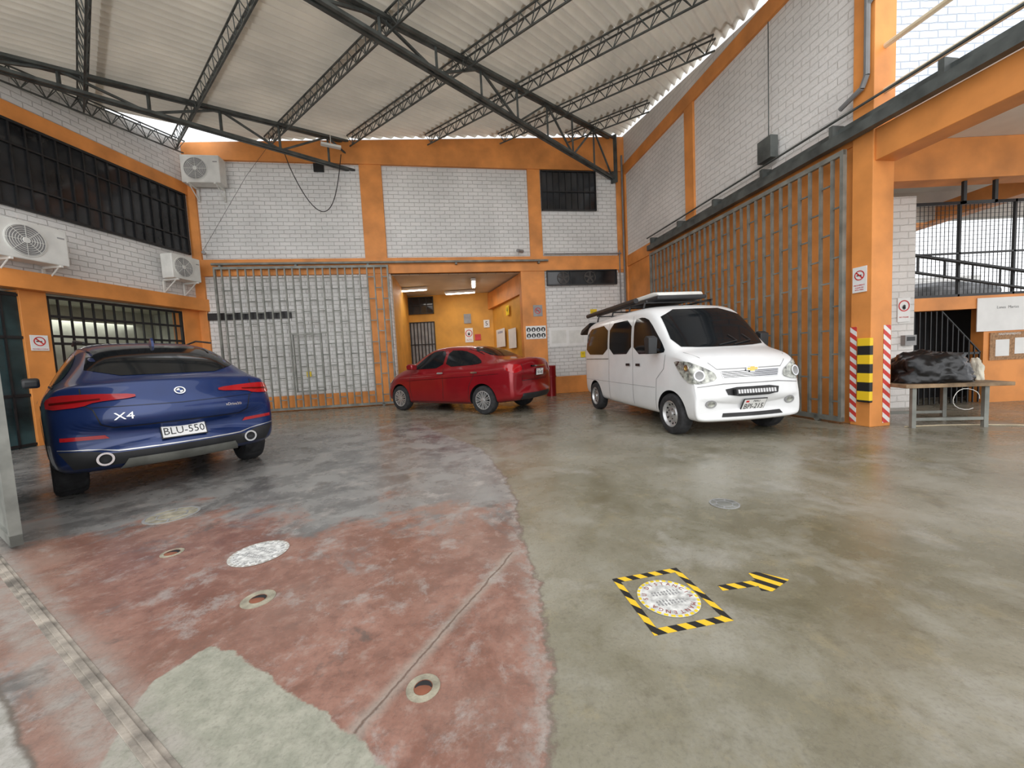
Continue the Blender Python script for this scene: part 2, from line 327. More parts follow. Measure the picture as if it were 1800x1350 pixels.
def joist(a,bb,h=.27):
    b=MB(); L=(bb-a).length; dr=(bb-a).normalized(); sd=Vector((-dr.y,dr.x,0)).normalized(); n=max(2,int(L/.36))
    dz=Vector((0,0,-h))
    for o in (-.07,.07): b.cyl(a+sd*o,bb+sd*o,.018,4)
    b.cyl(a+dz,bb+dz,.020,4)
    for i in range(n):
        p_=a+dr*(L*i/n);m_=a+dr*(L*(i+.5)/n)+dz;q_=a+dr*(L*(i+1)/n)
        for o in (-.07,.07): b.cyl(p_+sd*o,m_,.010,4); b.cyl(m_,q_+sd*o,.010,4)
    lab(b.build('roof_joist',M['steel']),'thin dark steel lattice joist under corrugated roof','roof joist','lattice roof joists')
for c in (-2.9,-1.25,.45,2.15,3.95,5.65,7.35,9.02,10.65):
    lo,hi=clip_line(c,off=.32)
    if hi-lo<1: continue
    a=u*c+v*lo;b_=u*c+v*hi; a.z=zroof(a.x,a.y)-.03;b_.z=zroof(b_.x,b_.y)-.03
    joist(a,b_)
joist(Vector((-9.45,4.9,6.75)),Vector((-8.62,10.9,7.55)),.3)
# ---------------------------------------------------------------- windows / openings
wn=[0]
def window(F,x0,x1,z0,z1,nx_,zs,y=-.02,glass='glassw',bar=.012,fr=.035):
    wn[0]+=1;b=MB(); b.box(x0,x1,y,y+.015,z0,z1,1)
    for q in ((x0,x1,z0,z0+fr),(x0,x1,z1-fr,z1),(x0,x0+fr,z0,z1),(x1-fr,x1,z0,z1)): b.box(q[0],q[1],y-.05,y-.005,q[2],q[3],0)
    for i in range(1,nx_): 
        x=x0+(x1-x0)*i/nx_; b.box(x-bar,x+bar,y-.04,y-.01,z0,z1,0)
    for zz in zs: b.box(x0,x1,y-.045,y-.012,zz-.018,zz+.018,0)
    return st(b.build('window_%d'%wn[0],[M['black'],M[glass]],None,F))
window(FB,10.4,12.22,5.87,7.1,9,[6.45],-.05)
window(FB,10.45,12.82,3.50,3.98,3,[],-.1)
for x in (11.0,11.9):
    b=MB(); b.ring(.17,.2,-.02,0,24,0); b.cyl((0,0,-.01),(0,0,.0),.04,12)
    for k in range(5): b.box(-.03,.03,.03,.17,-.012,-.006,0,R(k*72,'Z'))
    lab(b.build('exhaust_fan',mat('dark_fan',(.06,.055,.05),.6),None,FB@T((x,-.12,3.74))@UP),'dark round exhaust fan in wall opening','fan')
window(FL,-8.4,-.15,4.55,6.2,36,[5.0,5.75],-.02,fr=.05,glass='glassw')
B=MB(); B.box(-8.5,2.5,1.8,1.9,0,3.2); B.box(-8.5,2.5,.3,1.9,3.05,3.15); B.box(.25,.3,.3,1.9,0,3.1); st(B.build('wall_office',M['office'],None,FL))
def openwin(F,x0,x1,z0,z1,nx_,zs):
    wn[0]+=1;b=MB()
    for q in ((x0,x1,z0,z0+.05),(x0,x1,z1-.05,z1),(x0,x0+.05,z0,z1),(x1-.05,x1,z0,z1)): b.box(q[0],q[1],-.02,.04,q[2],q[3])
    for i in range(1,nx_): b.box(x0+(x1-x0)*i/nx_-.012,x0+(x1-x0)*i/nx_+.012,-.01,.03,z0,z1)
    for zz in zs: b.box(x0,x1,-.015,.035,zz-.025,zz+.025)
    st(b.build('window_%d'%wn[0],M['black'],None,F))
openwin(FL,-3.35,-.55,1.0,2.95,14,[2.0,2.15,2.55])
B=MB(); B.box(-3.35,-.55,0,.2,0,1.0); st(B.build('wall_left_sill',M['orange'],None,FL))
B=MB(); B.box(-8.5,-3.75,.0,.03,0,2.95,1)
for i in range(19): B.box(-8.5+i*.25,-8.475+i*.25,-.03,0,0,2.95)
for z in (.05,1.0,2.1,2.9): B.box(-8.5,-3.75,-.03,0,z-.025,z+.025)
st(B.build('door_1',[M['black'],M['glasst']],None,FL))
# interior seen through the doorway
B=MB(); B.box(-6.4,1.2,16.5,16.7,0,4.1); st(B.build('wall_inner_back',M['orangein']))
B=MB(); B.box(5.4,5.6,.3,5.2,0,4.1); st(B.build('wall_inner_left',M['orangein'],None,FB))
B=MB(); B.flat([(.52,12.85),(.62,12.85),(-.55,16.6),(-.7,16.6)],0,4.1); st(B.build('wall_inner_right',M['orangein']))
B=MB(); B.flat([(.46,12.8),(.60,12.85),(-.6,16.5),(-.85,16.5)],3.35,4.0); tn[0]+=1; st(B.build('trim_%d'%tn[0],M['orange']))
B=MB(); B.flat([(-4.4,12.2),(1,13.0),(1.2,16.7),(-6.4,16.7)],4.06,4.16); st(B.build('ceiling_inner',M['ceil']))
FI=frame((0,16.5),(1,0))
window(FI,-4.9,-3.15,3.28,4.0,6,[3.64],-.05); window(FI,-4.9,-3.15,0.0,2.95,12,[1.0,2.0],-.05,glass='grey',bar=.02)
for p_,an in (((-1.2,14.0,3.98),5),((-3.6,14.6,3.98),85),((-1.9,15.7,3.98),85)):
    b=MB(); b.box(-.08,.08,-.62,.62,-.03,.05,0); b.cyl((.03,-.58,-.045),(.03,.58,-.045),.018,8,1); b.cyl((-.03,-.58,-.045),(-.03,.58,-.045),.018,8,1)
    lab(b.build('ceiling_lamp',[M['paper'],M['tube']],None,T(p_)@R(an,'Z')),'white fluorescent tube ceiling lamp','lamp','tube ceiling lamps')
e=lab(empty('workbench',T((-2.75,14.3,0))@R(8,'Z')),'low workbench with clutter inside the doorway','workbench')
b=MB(); b.box(-.9,.9,-.4,.4,.8,.86); b.build('bench_top',M['wood'],e,bevel=.005)
for x in (-.82,.82):
    for y in (-.33,.33):
        b=MB();b.box(x-.03,x+.03,y-.03,y+.03,0,.8);b.build('leg',M['gate'],e)
from mathutils import noise as mn
def blob(name,c,r,m,seed=0,amp=.18,parent=None,Mx=None,flatb=True,fr=2.2,boxy=0):
    bm=bmesh.new();bmesh.ops.create_icosphere(bm,subdivisions=5,radius=1)
    for vv in bm.verts:
        n=vv.co.normalized(); k=1+amp*mn.noise(n*fr+Vector((seed,0,0)))+amp*.45*abs(mn.noise(n*fr*3+Vector((0,seed,0))))+amp*.2*mn.noise(n*14)
        if boxy: k*=1/((abs(n.x)**4+abs(n.y)**4+abs(n.z)**4)**.25)**boxy
        q=n*k; z=q.z
        if flatb and z<-.35: z=-.35
        vv.co=Vector((q.x*r[0],q.y*r[1],(z+(.35 if flatb else 0))*r[2]))+Vector(c)
    me=bpy.data.meshes.new(name);bm.to_mesh(me);bm.free();me.materials.append(m);me.polygons.foreach_set('use_smooth',[True]*len(me.polygons))
    return fin(bpy.data.objects.new(name,me),parent,Mx)
lab(blob('cloth_bundle',(-2.9,14.25,.86),(.5,.3,.25),M['paper'],4),'pale crumpled cloth bundle on a workbench','cloth')
# ---------------------------------------------------------------- gates
def gate(F,x0,x1,z0,z1,n,y,label,hatch=None,bw=.022,rh=.018,rz=.32):
    e=lab(empty('sliding_gate',F@T((x0,y,0))),label,'gate','sliding barred gates'); W=x1-x0; g=W/n
    b=MB()
    for q in ((0,W,z0,z0+.07),(0,W,z1-.07,z1)): b.box(q[0],q[1],-.03,.03,q[2],q[3])
    for x in (0,W-.05): b.box(x,x+.05,-.032,.032,z0,z1)
    for x in (.3,W-.4): b.cyl((x,-.03,.05),(x,.03,.05),.05,12)
    b.build('gate_frame',M['gate'],e)
    ms=[]
    for k in (0,1):
        b=MB(); b.box(-bw,bw,-.02,.02,z0+.07,z1-.07); z=z0+.3+k*rz
        while z<z1-.15: b.box(.015,g-.015,-.010,.010,z-rh,z+rh); z+=rz*2
        o=b.build('bar',M['gate'],e,T((g*(k+1),0,0))); ms.append(o)
    for i in range(3,n):
        o=ms[(i+1)%2].copy(); COL.objects.link(o); o.parent=e; o.matrix_basis=T((g*i,0,0))
    if hatch:
        b=MB(); a0,a1,h0,h1=hatch
        for q in ((a0,a1,h0,h0+.03),(a0,a1,h1-.03,h1),(a0,a0+.03,h0,h1),(a1-.03,a1,h0,h1)): b.box(q[0]-x0,q[1]-x0,-.03,.03,q[2],q[3])
        b.build('hatch_frame',M['gate'],e)
    return e
gate(FB,.84,5.58,.04,4.2,23,-.20,'grey painted steel bar gate in front of white brick',(2.75,3.55,.55,2.25),.018,.014)
gate(FR,-5.65,-.18,.04,4.0,30,-.17,'grey painted steel bar gate over orange wall',None,.018,.012,.36)
b=MB(); b.tube([(.8,-.2,4.28),(10.5,-.2,4.28)],.035,8); 
for x in (1,3,5,7.6,10.2): b.box(x-.03,x+.03,-.2,0,4.2,4.3)
lab(b.build('gate_rail',M['gate'],None,FB),'grey pipe rail carrying the sliding gate','rail')
b=MB(); b.box(-5.75,6.4,-.22,-.1,4.1,4.24); b.box(-5.75,6.4,-.1,-.04,4.3,4.36); b.cyl((-5.9,-.12,4.5),(6.4,-.12,4.5),.02,6)
for i in range(9): b.box(-5.6+i*1.3,-5.54+i*1.3,-.2,0,4.2,4.42)
lab(b.build('gate_rail',M['steel'],None,FR),'dark steel channel rail above the long gate','rail')
b=MB(); b.box(.5,2.72,-.17,-.13,2.74,2.94); lab(b.build('mail_slot',M['black'],None,FB@T((0,0.1,0))),'long dark slot in white brick wall','slot')
b=MB(); b.box(3.0,3.12,-.05,0,.98,1.14); lab(b.build('gas_tap_box',M['yel'],None,FB),'tiny yellow valve box on white brick wall','box')
# ---------------------------------------------------------------- vehicles
SIDEL=(Vector((0,1,0)),Vector((1,0,0)),Vector((0,0,1)));SIDER=(Vector((0,-1,0)),Vector((1,0,0)),Vector((0,0,1)))
FRONT=(Vector((1,0,0)),Vector((0,1,0)),Vector((0,0,1)));REAR=(Vector((-1,0,0)),Vector((0,1,0)),Vector((0,0,1)))
def angf(dx,dy): 
    d_=Vector((dx,dy,0)).normalized(); return (d_,Vector((-d_.y,d_.x,0)),Vector((0,0,1)))
def chaikin(P,k=2):
    for _ in range(k):
        Q=[]
        for i in range(len(P)):
            a=P[i];b=P[(i+1)%len(P)]; Q+=[(a[0]*.8+b[0]*.2,a[1]*.8+b[1]*.2),(a[0]*.2+b[0]*.8,a[1]*.2+b[1]*.8)]
        P=Q
    return P
def inpoly(x,y,P):
    c=False;n=len(P);j=n-1
    for i in range(n):
        if (P[i][1]>y)!=(P[j][1]>y) and x<(P[j][0]-P[i][0])*(y-P[i][1])/(P[j][1]-P[i][1])+P[i][0]: c=not c
        j=i
    return c
class Car:
    def __init__(s,name,Mx,sts,warp,wheels,arch,paint,label,cat):
        s.e=lab(empty(name,Mx),label,cat)
        vs=[];fs=[]
        for (x,zb,zs,zt,w,wb,yt) in sts:
            dz=zs-zb
            H=[(0,zb),(.6*w,zb),(.92*w,zb+.0),(.985*w,zb+.10*dz),(w,zb+.36*dz),(w*.998,zb+.72*dz),(w*.985,zb+.90*dz),(wb,zs)]
            ze=zt-min(.09,(zt-zs)*.35)
            for k in (.3,.62): H.append((wb+(yt-wb)*k+.018,zs+(ze-zs)*k))
            H+=[(yt+.01,ze),(yt-.07,zt-.022),(yt*.5,zt),(0,zt+.008)]
            ring=H+[(-a,b) for a,b in H[-2:0:-1]]
            b0=len(vs);n=len(ring)
            for (y,z) in ring: vs.append(warp(x,y,z))
            if b0: fs+=[(b0-n+i,b0-n+(i+1)%n,b0+(i+1)%n,b0+i) for i in range(n)]
        fs.append(list(range(n))[::-1]); fs.append(list(range(len(vs)-n,len(vs))))
        me=bpy.data.meshes.new('body');me.from_pydata(vs,[],fs)
        bm=bmesh.new();bm.from_mesh(me);bmesh.ops.recalc_face_normals(bm,faces=bm.faces);bm.to_mesh(me);bm.free()
        me.materials.append(paint)
        o=bpy.data.objects.new('body',me);COL.objects.link(o); sm=o.modifiers.new('s','SUBSURF');sm.levels=2;sm.render_levels=2
        bpy.context.view_layer.update(); m2=bpy.data.meshes.new_from_object(o.evaluated_get(bpy.context.evaluated_depsgraph_get()))
        o.modifiers.clear(); o.data=m2
        s.bvh=BVHTree.FromPolygons([q.co.copy() for q in m2.vertices],[list(q.vertices) for q in m2.polygons])
        cb=MB()
        for (x,r,wy) in wheels:
            for sg in (-1,1): cb.cyl((x,sg*(wy-.36),r),(x,sg*(wy+.5),r),arch,40)
        cut=cb.build('cut',M['black']); bo=o.modifiers.new('b','BOOLEAN');bo.operation='DIFFERENCE';bo.solver='EXACT';bo.object=cut
        try: bo.material_mode='TRANSFER'
        except Exception: pass
        bpy.context.view_layer.update(); m3=bpy.data.meshes.new_from_object(o.evaluated_get(bpy.context.evaluated_depsgraph_get()))
        o.modifiers.clear(); o.data=m3; bpy.data.objects.remove(cut)
        m3.polygons.foreach_set('use_smooth',[True]*len(m3.polygons))
        try: m3.set_sharp_from_angle(angle=math.radians(50))
        except Exception: pass
        o.parent=s.e; s.body=o
    def dec(s,name,fr,poly,m,off=.004,res=.06,rnd=0,label=None,parent=None):
        if rnd: poly=chaikin(poly,rnd)
        d_,r_,u_=fr; P=[]
        for i in range(len(poly)):
            a=Vector(poly[i]);b=Vector(poly[(i+1)%len(poly)]);k=max(1,int((b-a).length/res))
            for t in range(k): P.append(a+(b-a)*t/k)
        n=len(P);E=[(i,(i+1)%n) for i in range(n)]
        x0=min(q.x for q in P);x1=max(q.x for q in P);y0=min(q.y for q in P);y1=max(q.y for q in P)
        pl=[(q.x,q.y) for q in P]; G=[]
        ax=x0+res*.5
        while ax<x1:
            ay=y0+res*.5
            while ay<y1:
                if inpoly(ax,ay,pl): G.append(Vector((ax,ay)))
                ay+=res
            ax+=res
        V,_,F_,_,_,_=delaunay_2d_cdt(P+G,E,[],1,1e-5)
        vs=[];ok=[]
        for q in V:
            og=r_*q.x+u_*q.y+d_*6; h=s.bvh.ray_cast(og,-d_)
            if h[0] is None: ok.append(False);vs.append((0,0,0))
            else:
                nn=h[1] if h[1].dot(d_)>0 else -h[1]; ok.append(True); vs.append(tuple(h[0]+nn*off))
        F2=[f_ for f_ in F_ if all(ok[i] for i in f_)]
        me=bpy.data.meshes.new(name);me.from_pydata(vs,[],F2);me.materials.append(m);me.polygons.foreach_set('use_smooth',[True]*len(me.polygons));me.validate()
        o=bpy.data.objects.new(name,me);fin(o,parent or s.e)
        if label:o['label']=label
        return o
    def both(s,name,poly,m,**k): s.dec(name,SIDEL,poly,m,**k); return s.dec(name,SIDER,poly,m,**k)
    def mir(s,name,fr,poly,m,**k):
        s.dec(name,fr,poly,m,**k); return s.dec(name,fr,[(-a,b) for a,b in poly][::-1],m,**k)
    def line(s,name,fr,pts,w,m=None,off=.003,res=.08):
        L=[];Rr=[]
        for i,p_ in enumerate(pts):
            a=Vector(pts[max(0,i-1)]);b=Vector(pts[min(len(pts)-1,i+1)]);t=(b-a).normalized();nn=Vector((-t.y,t.x))*w/2
            L.append(tuple(Vector(p_)+nn));Rr.append(tuple(Vector(p_)-nn))
        return s.dec(name,fr,L+Rr[::-1],m or M['black'],off=off,res=res)
    def at(s,fr,a,b,off=.01,right=None):
        d_,r_,u_=fr; h=s.bvh.ray_cast(r_*a+u_*b+d_*6,-d_); nn=h[1] if h[1].dot(d_)>0 else -h[1]
        rt=Vector((0,0,1)).cross(d_).normalized(); up=nn.cross(rt).normalized(); rt=up.cross(nn).normalized()
        pz=h[0]+nn*off
        return Matrix(((rt.x,up.x,nn.x,pz.x),(rt.y,up.y,nn.y,pz.y),(rt.z,up.z,nn.z,pz.z),(0,0,0,1)))
    def plate(s,fr,a,b,txt,off=.02,w=.32,h=.16,top='PERU'):
        X_=s.at(fr,a,b,off); bb=MB(); bb.box(-w/2-.01,w/2+.01,-h/2-.01,h/2+.01,-.01,-.001,1); bb.box(-w/2,w/2,-h/2,h/2,-.004,.003,0)
        o=bb.build('license_plate',[M['paper'],M['black']],s.e,X_)
        text(txt,h*.68,M['black'],o,T((0,-h*.14,.003)),sx=.84); text(top,h*.26,M['black'],o,T((.02,h*.34,.003)))
        c=MB();c.box(-w*.42,-w*.28,h*.26,h*.42,.003,.004);c.build('flag_mark',M['redp'],o)
    def wheel(s,x,y,r,w,style):
        sg=1 if y>0 else -1; Mx=T((x,y,r))@R(-90*sg,'X'); h=w/2
        b=MB(); b.lathe([(.6*r,-h),(.84*r,-h),(.95*r,-h*.9),(r,-h*.62),(r,h*.62),(.95*r,h*.9),(.84*r,h),(.66*r,h*.97),(.64*r,h*.7),(.6*r,-h)],40)
        for i in range(36):
            a=i*10; b.box(r*.985,r*1.006,-.012,.012,-h*.6,h*.6,0,R(a,'Z'))
        o=b.build('wheel',M['rubber'],s.e,Mx,smooth=True)
        b=MB(); rr=.66*r
        if style=='steel':
            b.lathe([(rr,h*.9),(rr*.94,h*.95),(rr*.86,h*.55),(rr*.62,h*.35),(rr*.5,h*.62),(rr*.25,h*.68),(rr*.22,h*.9),(0,h*.92)],32,0)
            for i in range(12): b.cyl((rr*.74*math.cos(i*.5236),rr*.74*math.sin(i*.5236),h*.3),(rr*.74*math.cos(i*.5236),rr*.74*math.sin(i*.5236),h*.53),rr*.075,10,1)
            for i in range(5): b.cyl((rr*.38*math.cos(i*1.2566),rr*.38*math.sin(i*1.2566),h*.6),(rr*.38*math.cos(i*1.2566),rr*.38*math.sin(i*1.2566),h*.74),rr*.045,8,1)
            mm=[M['silver'],M['black']]
        else:
            ns=5 if style=='alloy' else 9
            b.lathe([(rr,h*.95),(rr*.9,h*.98),(rr*.88,h*.6),(rr*.9,-h*.3)],36,0); b.lathe([(rr*.9,h*.1),(0,h*.1)],28,1)
            b.lathe([(rr*.24,h*.2),(rr*.22,h*.9),(rr*.12,h*.97),(0,h*.97)],20,0)
            for i in range(ns):
                for q in (-1,1):
                    a2=360*i/ns+q*(9 if style=='alloy' else 8)
                    b.add([(rr*.15,-.048*rr,h*.45),(rr*.15,.048*rr,h*.45),(rr*.9,.055*rr,h*.5),(rr*.9,-.055*rr,h*.5),(rr*.15,-.048*rr,h*.88),(rr*.15,.048*rr,h*.88),(rr*.92,.055*rr,h*.93),(rr*.92,-.055*rr,h*.93)],[(0,1,2,3),(4,5,6,7),(0,1,5,4),(2,3,7,6),(1,2,6,5),(0,3,7,4)],0,R(a2,'Z'))
            mm=[M['dkmetal'] if style=='alloy' else M['silver'],M['black']]
        b.build('rim',mm,o,smooth=True)
        return o
def arc(cx,cz,r,a0,a1,n=14): return [(cx+r*math.cos(math.radians(a0+(a1-a0)*i/n)),cz+r*math.sin(math.radians(a0+(a1-a0)*i/n))) for i in range(n+1)]
def annulus(cx,cz,r0,r1,a0=-8,a1=188): return arc(cx,cz,r1,a0,a1)+arc(cx,cz,r0,a1,a0)
def SCL(a,b_,c): return Matrix.Diagonal((a,b_,c,1))
# ---- blue SUV
def wpB(x,y,z):
    q=(y/.95)**2
    if x<-1.5: x+= .26*q*min(1,(-1.5-x)/.8)
    if x>1.5: x-=.34*q*min(1,(x-1.5)/.7)
    return (x,y,z)
SUV=[(-2.41,.50,.66,.70,.80,.76,.60),(-2.40,.40,.80,.86,.88,.83,.66),(-2.35,.33,.88,.95,.92,.86,.68),(-2.26,.30,.98,1.05,.93,.86,.70),(-2.22,.29,1.05,1.115,.93,.86,.72),(-2.17,.28,1.07,1.135,.935,.865,.72),(-2.05,.27,1.07,1.165,.94,.87,.70),(-1.85,.25,1.07,1.27,.95,.875,.66),(-1.5,.24,1.07,1.42,.96,.88,.63),(-1.0,.22,1.06,1.54,.95,.88,.61),(-.4,.21,1.05,1.61,.94,.88,.61),(.2,.21,1.04,1.62,.94,.88,.61),(.6,.21,1.03,1.56,.94,.88,.61),(.95,.21,1.02,1.38,.94,.87,.63),(1.25,.22,1.0,1.18,.95,.86,.68),(1.5,.23,.97,1.08,.95,.85,.70),(1.9,.25,.9,.99,.93,.82,.66),(2.1,.3,.75,.82,.86,.78,.6),(2.18,.38,.6,.66,.78,.72,.55)]
yawB=math.degrees(math.atan2(.629,-.777))
C=Car('suv',T((-5.48,5.72,0))@R(yawB,'Z')@SCL(1.0,1.04,1.07),SUV,wpB,[(1.40,.36,.80),(-1.43,.36,.80)],.42,M['blue'],'metallic blue coupe SUV seen from behind','car')
for x in (1.40,-1.43):
    for y in (.81,-.81): C.wheel(x,y,.36,.25,'alloy')
    C.both('arch_trim',annulus(x,.36,.413,.465,-12,192),M['plastic'],off=.008)
C.both('sill_trim',[(-1.0,.2),(.98,.2),(.98,.33),(-1.0,.33)],M['plastic'],off=.008)
C.dec('rear_window',REAR,[(-.66,1.185),(.66,1.185),(.55,1.53),(-.55,1.53)],M['glass'],rnd=1)
C.both('front_side_window',[(-.20,1.10),(-.20,1.50),(.30,1.50),(.62,1.42),(1.0,1.12)],M['glass'],rnd=1)
C.both('rear_side_window',[(-.28,1.10),(-.28,1.49),(-.85,1.43),(-1.35,1.28),(-1.60,1.15),(-1.3,1.11)],M['glass'],rnd=1)
C.both('window_trim',[(-1.65,1.085),(1.02,1.085),(1.02,1.10),(-1.65,1.10)],M['plastic'],off=.006)
C.dec('windshield',FRONT,[(-.66,1.16),(.66,1.16),(.54,1.52),(-.54,1.52)],M['glass'],rnd=1)
TLp=[(.34,1.0),(.34,.965),(.62,.945),(.70,.91),(.915,.895),(.915,.985),(.86,1.025),(.62,1.02)]
C.mir('tail_lamp',REAR,TLp,M['redlamp'],off=.010,rnd=1,res=.03,label='slim L-shaped red tail lamp')
drl=mat('dark_red_lamp',(.10,.0,.0),.2)
C.mir('tail_lamp_band',REAR,[(.58,.975),(.58,.962),(.78,.945),(.89,.94),(.89,.96),(.78,.965)],drl,off=.013,res=.03)
C.line('tailgate_seam',REAR,[(-.70,1.12),(-.70,.93),(-.64,.88),(-.60,.74),(-.52,.70),(.52,.70),(.60,.74),(.64,.88),(.70,.93),(.70,1.12)],.010,M['black'],off=.004,res=.04)
C.line('tailgate_crease_shade',REAR,[(-.66,.90),(0,.885),(.66,.90)],.008,mat('blue_crease_tone',(.004,.012,.05),.3),off=.004)  # crease is a flat strip; its shade is painted in darker blue
C.dec('lower_bumper',REAR,[(-.80,.35),(.80,.35),(.88,.52),(.70,.50),(.55,.46),(-.55,.46),(-.70,.50),(-.88,.52)],M['plastic'],off=.008,res=.05)
C.dec('diffuser',REAR,[(-.5,.30),(.5,.30),(.44,.40),(-.44,.40)],M['gate'],off=.018,res=.05)
C.line('bumper_strip',REAR,[(-.88,.54),(-.70,.515),(-.5,.475),(.5,.475),(.7,.515),(.88,.54)],.008,M['silver'],off=.012,res=.04)
C.mir('reflector',REAR,[(.55,.60),(.86,.615),(.86,.65),(.58,.635)],M['redlamp'],off=.010,res=.03)
for sg in (-1,1):
    X_=C.at(REAR,sg*.60,.42,.0); X_=T((X_.translation.x,X_.translation.y,.42))@R(-90,'Y')
    b=MB(); b.ring(.045,.062,-.10,.05,24,0); b.lathe([(.045,-.02),(0,-.02)],20,1); b.build('exhaust_tip',[M['chrome'],M['black']],C.e,X_,smooth=True)
X_=C.at(REAR,0,1.00,.006); b=MB(); b.ring(.036,.048,0,.006,28,0); b.lathe([(.036,.002),(0,.002)],28,1)
for k,mm in ((0,2),(90,3),(180,2),(270,3)):
    b.add([(0,0,.004)]+[(.028*math.cos(math.radians(k+a)),.028*math.sin(math.radians(k+a)),.004) for a in range(0,91,15)],[list(range(8))],mm)
b.build('emblem',[M['chrome'],M['black'],M['bluep'],M['paper']],C.e,X_)
text('X4',.095,M['chrome'],C.e,C.at(REAR,.44,.80,.006),'model_badge',.003,1.3); text('xDrive30i',.042,M['chrome'],C.e,C.at(REAR,-.46,.81,.006),'trim_badge',.002)
C.plate(REAR,0,.60,'BLU-550',off=.025,w=.36,h=.17)
for sg in (1,-1):
    b=MB(); b.extr([(.86,1.08),(1.02,1.08),(1.04,1.18),(.98,1.22),(.86,1.19)],sg*.92,sg*1.08); b.build('side_mirror',M['plastic'],C.e,bevel=.03,smooth=True)
    b=MB(); b.tube([(.45,sg*.60,1.615),(-.2,sg*.61,1.64),(-1.1,sg*.58,1.565)],.012); b.build('roof_rail',M['black'],C.e)
b=MB(); b.extr([(-.85,1.56),(-1.02,1.63),(-1.06,1.595),(-1.08,1.50)],-.012,.012); b.build('roof_antenna',M['blue'],C.e)
C.line('door_seam',SIDEL,[(-.24,1.08),(-.26,.7),(-.24,.34)],.008); C.line('door_seam',SIDEL,[(1.0,1.02),(1.02,.7),(.98,.34)],.008)
for x in (-.1,-1.0): C.both('door_handle',[(x,.93),(x-.2,.93),(x-.2,.96),(x,.96)],M['blue'],off=.03,rnd=1)
# ---- red sedan
def wpR(x,y,z):
    q=(y/.86)**2
    if x<-1.4: x+= .20*q*min(1,(-1.4-x)/.7)
    if x>1.3: x-=.34*q*min(1,(x-1.3)/.7)
    return (x,y,z)
SED=[(-2.20,.45,.74,.80,.74,.71,.56),(-2.19,.36,.86,.93,.81,.77,.62),(-2.15,.30,.99,1.06,.835,.79,.64),(-2.11,.28,1.05,1.13,.84,.80,.66),(-2.0,.27,1.06,1.145,.85,.80,.66),(-1.75,.24,1.05,1.15,.86,.80,.65),(-1.52,.22,1.03,1.17,.865,.80,.62),(-1.34,.21,1.02,1.24,.865,.795,.58),(-1.05,.2,1.0,1.38,.865,.79,.55),(-.70,.19,.99,1.46,.865,.79,.54),(-.2,.18,.97,1.49,.865,.79,.55),(.3,.18,.95,1.47,.865,.79,.56),(.62,.18,.93,1.36,.865,.785,.57),(.98,.18,.92,1.14,.865,.78,.61),(1.16,.19,.91,1.03,.86,.77,.64),(1.5,.2,.86,.96,.845,.76,.63),(1.85,.24,.75,.84,.80,.72,.57),(2.02,.26,.62,.69,.76,.69,.53),(2.08,.30,.52,.57,.70,.65,.5)]
yawR=math.degrees(math.atan2(.55,-.835))
C=Car('sedan',T((-1.33,10.15,0))@R(yawR,'Z')@SCL(1.08,1.06,1.09),SED,wpR,[(1.275,.30,.74),(-1.275,.30,.74)],.348,M['red'],'metallic red sedan parked in front of the open doorway','car')
for x in (1.275,-1.275):
    for y in (.755,-.755): C.wheel(x,y,.30,.20,'hubcap')
C.both('front_side_window',[(-.12,1.0),(-.12,1.38),(.25,1.38),(.48,1.29),(.88,1.00),(.84,.975)],M['glass'],rnd=1)
C.both('rear_side_window',[(-.20,1.01),(-.20,1.38),(-.62,1.36),(-.98,1.24),(-1.24,1.08),(-1.1,1.04)],M['glass'],rnd=1)
C.dec('rear_window',REAR,[(-.58,1.20),(.58,1.20),(.50,1.43),(-.50,1.43)],M['glass'],rnd=1); C.dec('windshield',FRONT,[(-.60,1.08),(.60,1.08),(.50,1.42),(-.50,1.42)],M['glass'],rnd=1)
for sg in (1,-1):
    fr=angf(-1,sg*.75)
    C.dec('tail_lamp',fr,[(sg*a,b) for a,b in [(.40,1.00),(.66,1.02),(.80,.99),(.80,.88),(.64,.84),(.50,.86)]],M['redlamp'],off=.01,rnd=1,res=.04)
    fr=angf(1,sg*.8); C.dec('headlamp',fr,[(sg*a,b) for a,b in [(-.34,.76),(-.40,.66),(-.72,.60),(-.74,.70),(-.5,.77)]],M['clear'],off=.01,rnd=1,res=.04)
    b=MB(); b.extr([(.62,.98),(.80,.98),(.82,1.08),(.74,1.12),(.62,1.10)],sg*.84,sg*1.02); b.build('side_mirror',M['red'],C.e,bevel=.025,smooth=True)
dkr=mat('red_crease_tone',(.10,.002,.004),.3)  # darker body red, paints the shade of the side crease
for fr in (SIDEL,SIDER):
    C.line('door_seam',fr,[(-.16,.99),(-.18,.6),(-.15,.24)],.010); C.line('door_seam',fr,[(.86,.93),(.90,.6),(.84,.24)],.010); C.line('door_seam',fr,[(-1.12,1.02),(-1.05,.8),(-.92,.58),(-.88,.24)],.010)
    C.line('body_crease_shade',fr,[(-1.7,.84),(-.5,.78),(1.0,.72)],.014,dkr); C.line('door_sill',fr,[(-.9,.225),(.9,.225)],.05,M['plastic'])
for x in (-.02,-1.0): C.both('door_handle',[(x,.86),(x-.18,.86),(x-.18,.89),(x,.89)],M['chrome'],off=.03,rnd=1)
C.line('boot_seam',REAR,[(-.55,1.10),(-.52,.68),(.52,.68),(.55,1.10)],.012)
C.line('plate_garnish',REAR,[(-.30,.96),(.30,.96)],.03,M['chrome'],off=.014)
C.plate(REAR,0,.84,'F5K-402',w=.30,h=.13); C.dec('lower_bumper',REAR,[(-.6,.30),(.6,.30),(.56,.42),(-.56,.42)],M['plastic'],off=.008)
C.dec('front_grille',FRONT,[(-.4,.32),(.4,.32),(.45,.48),(-.45,.48)],M['plastic'],off=.01)
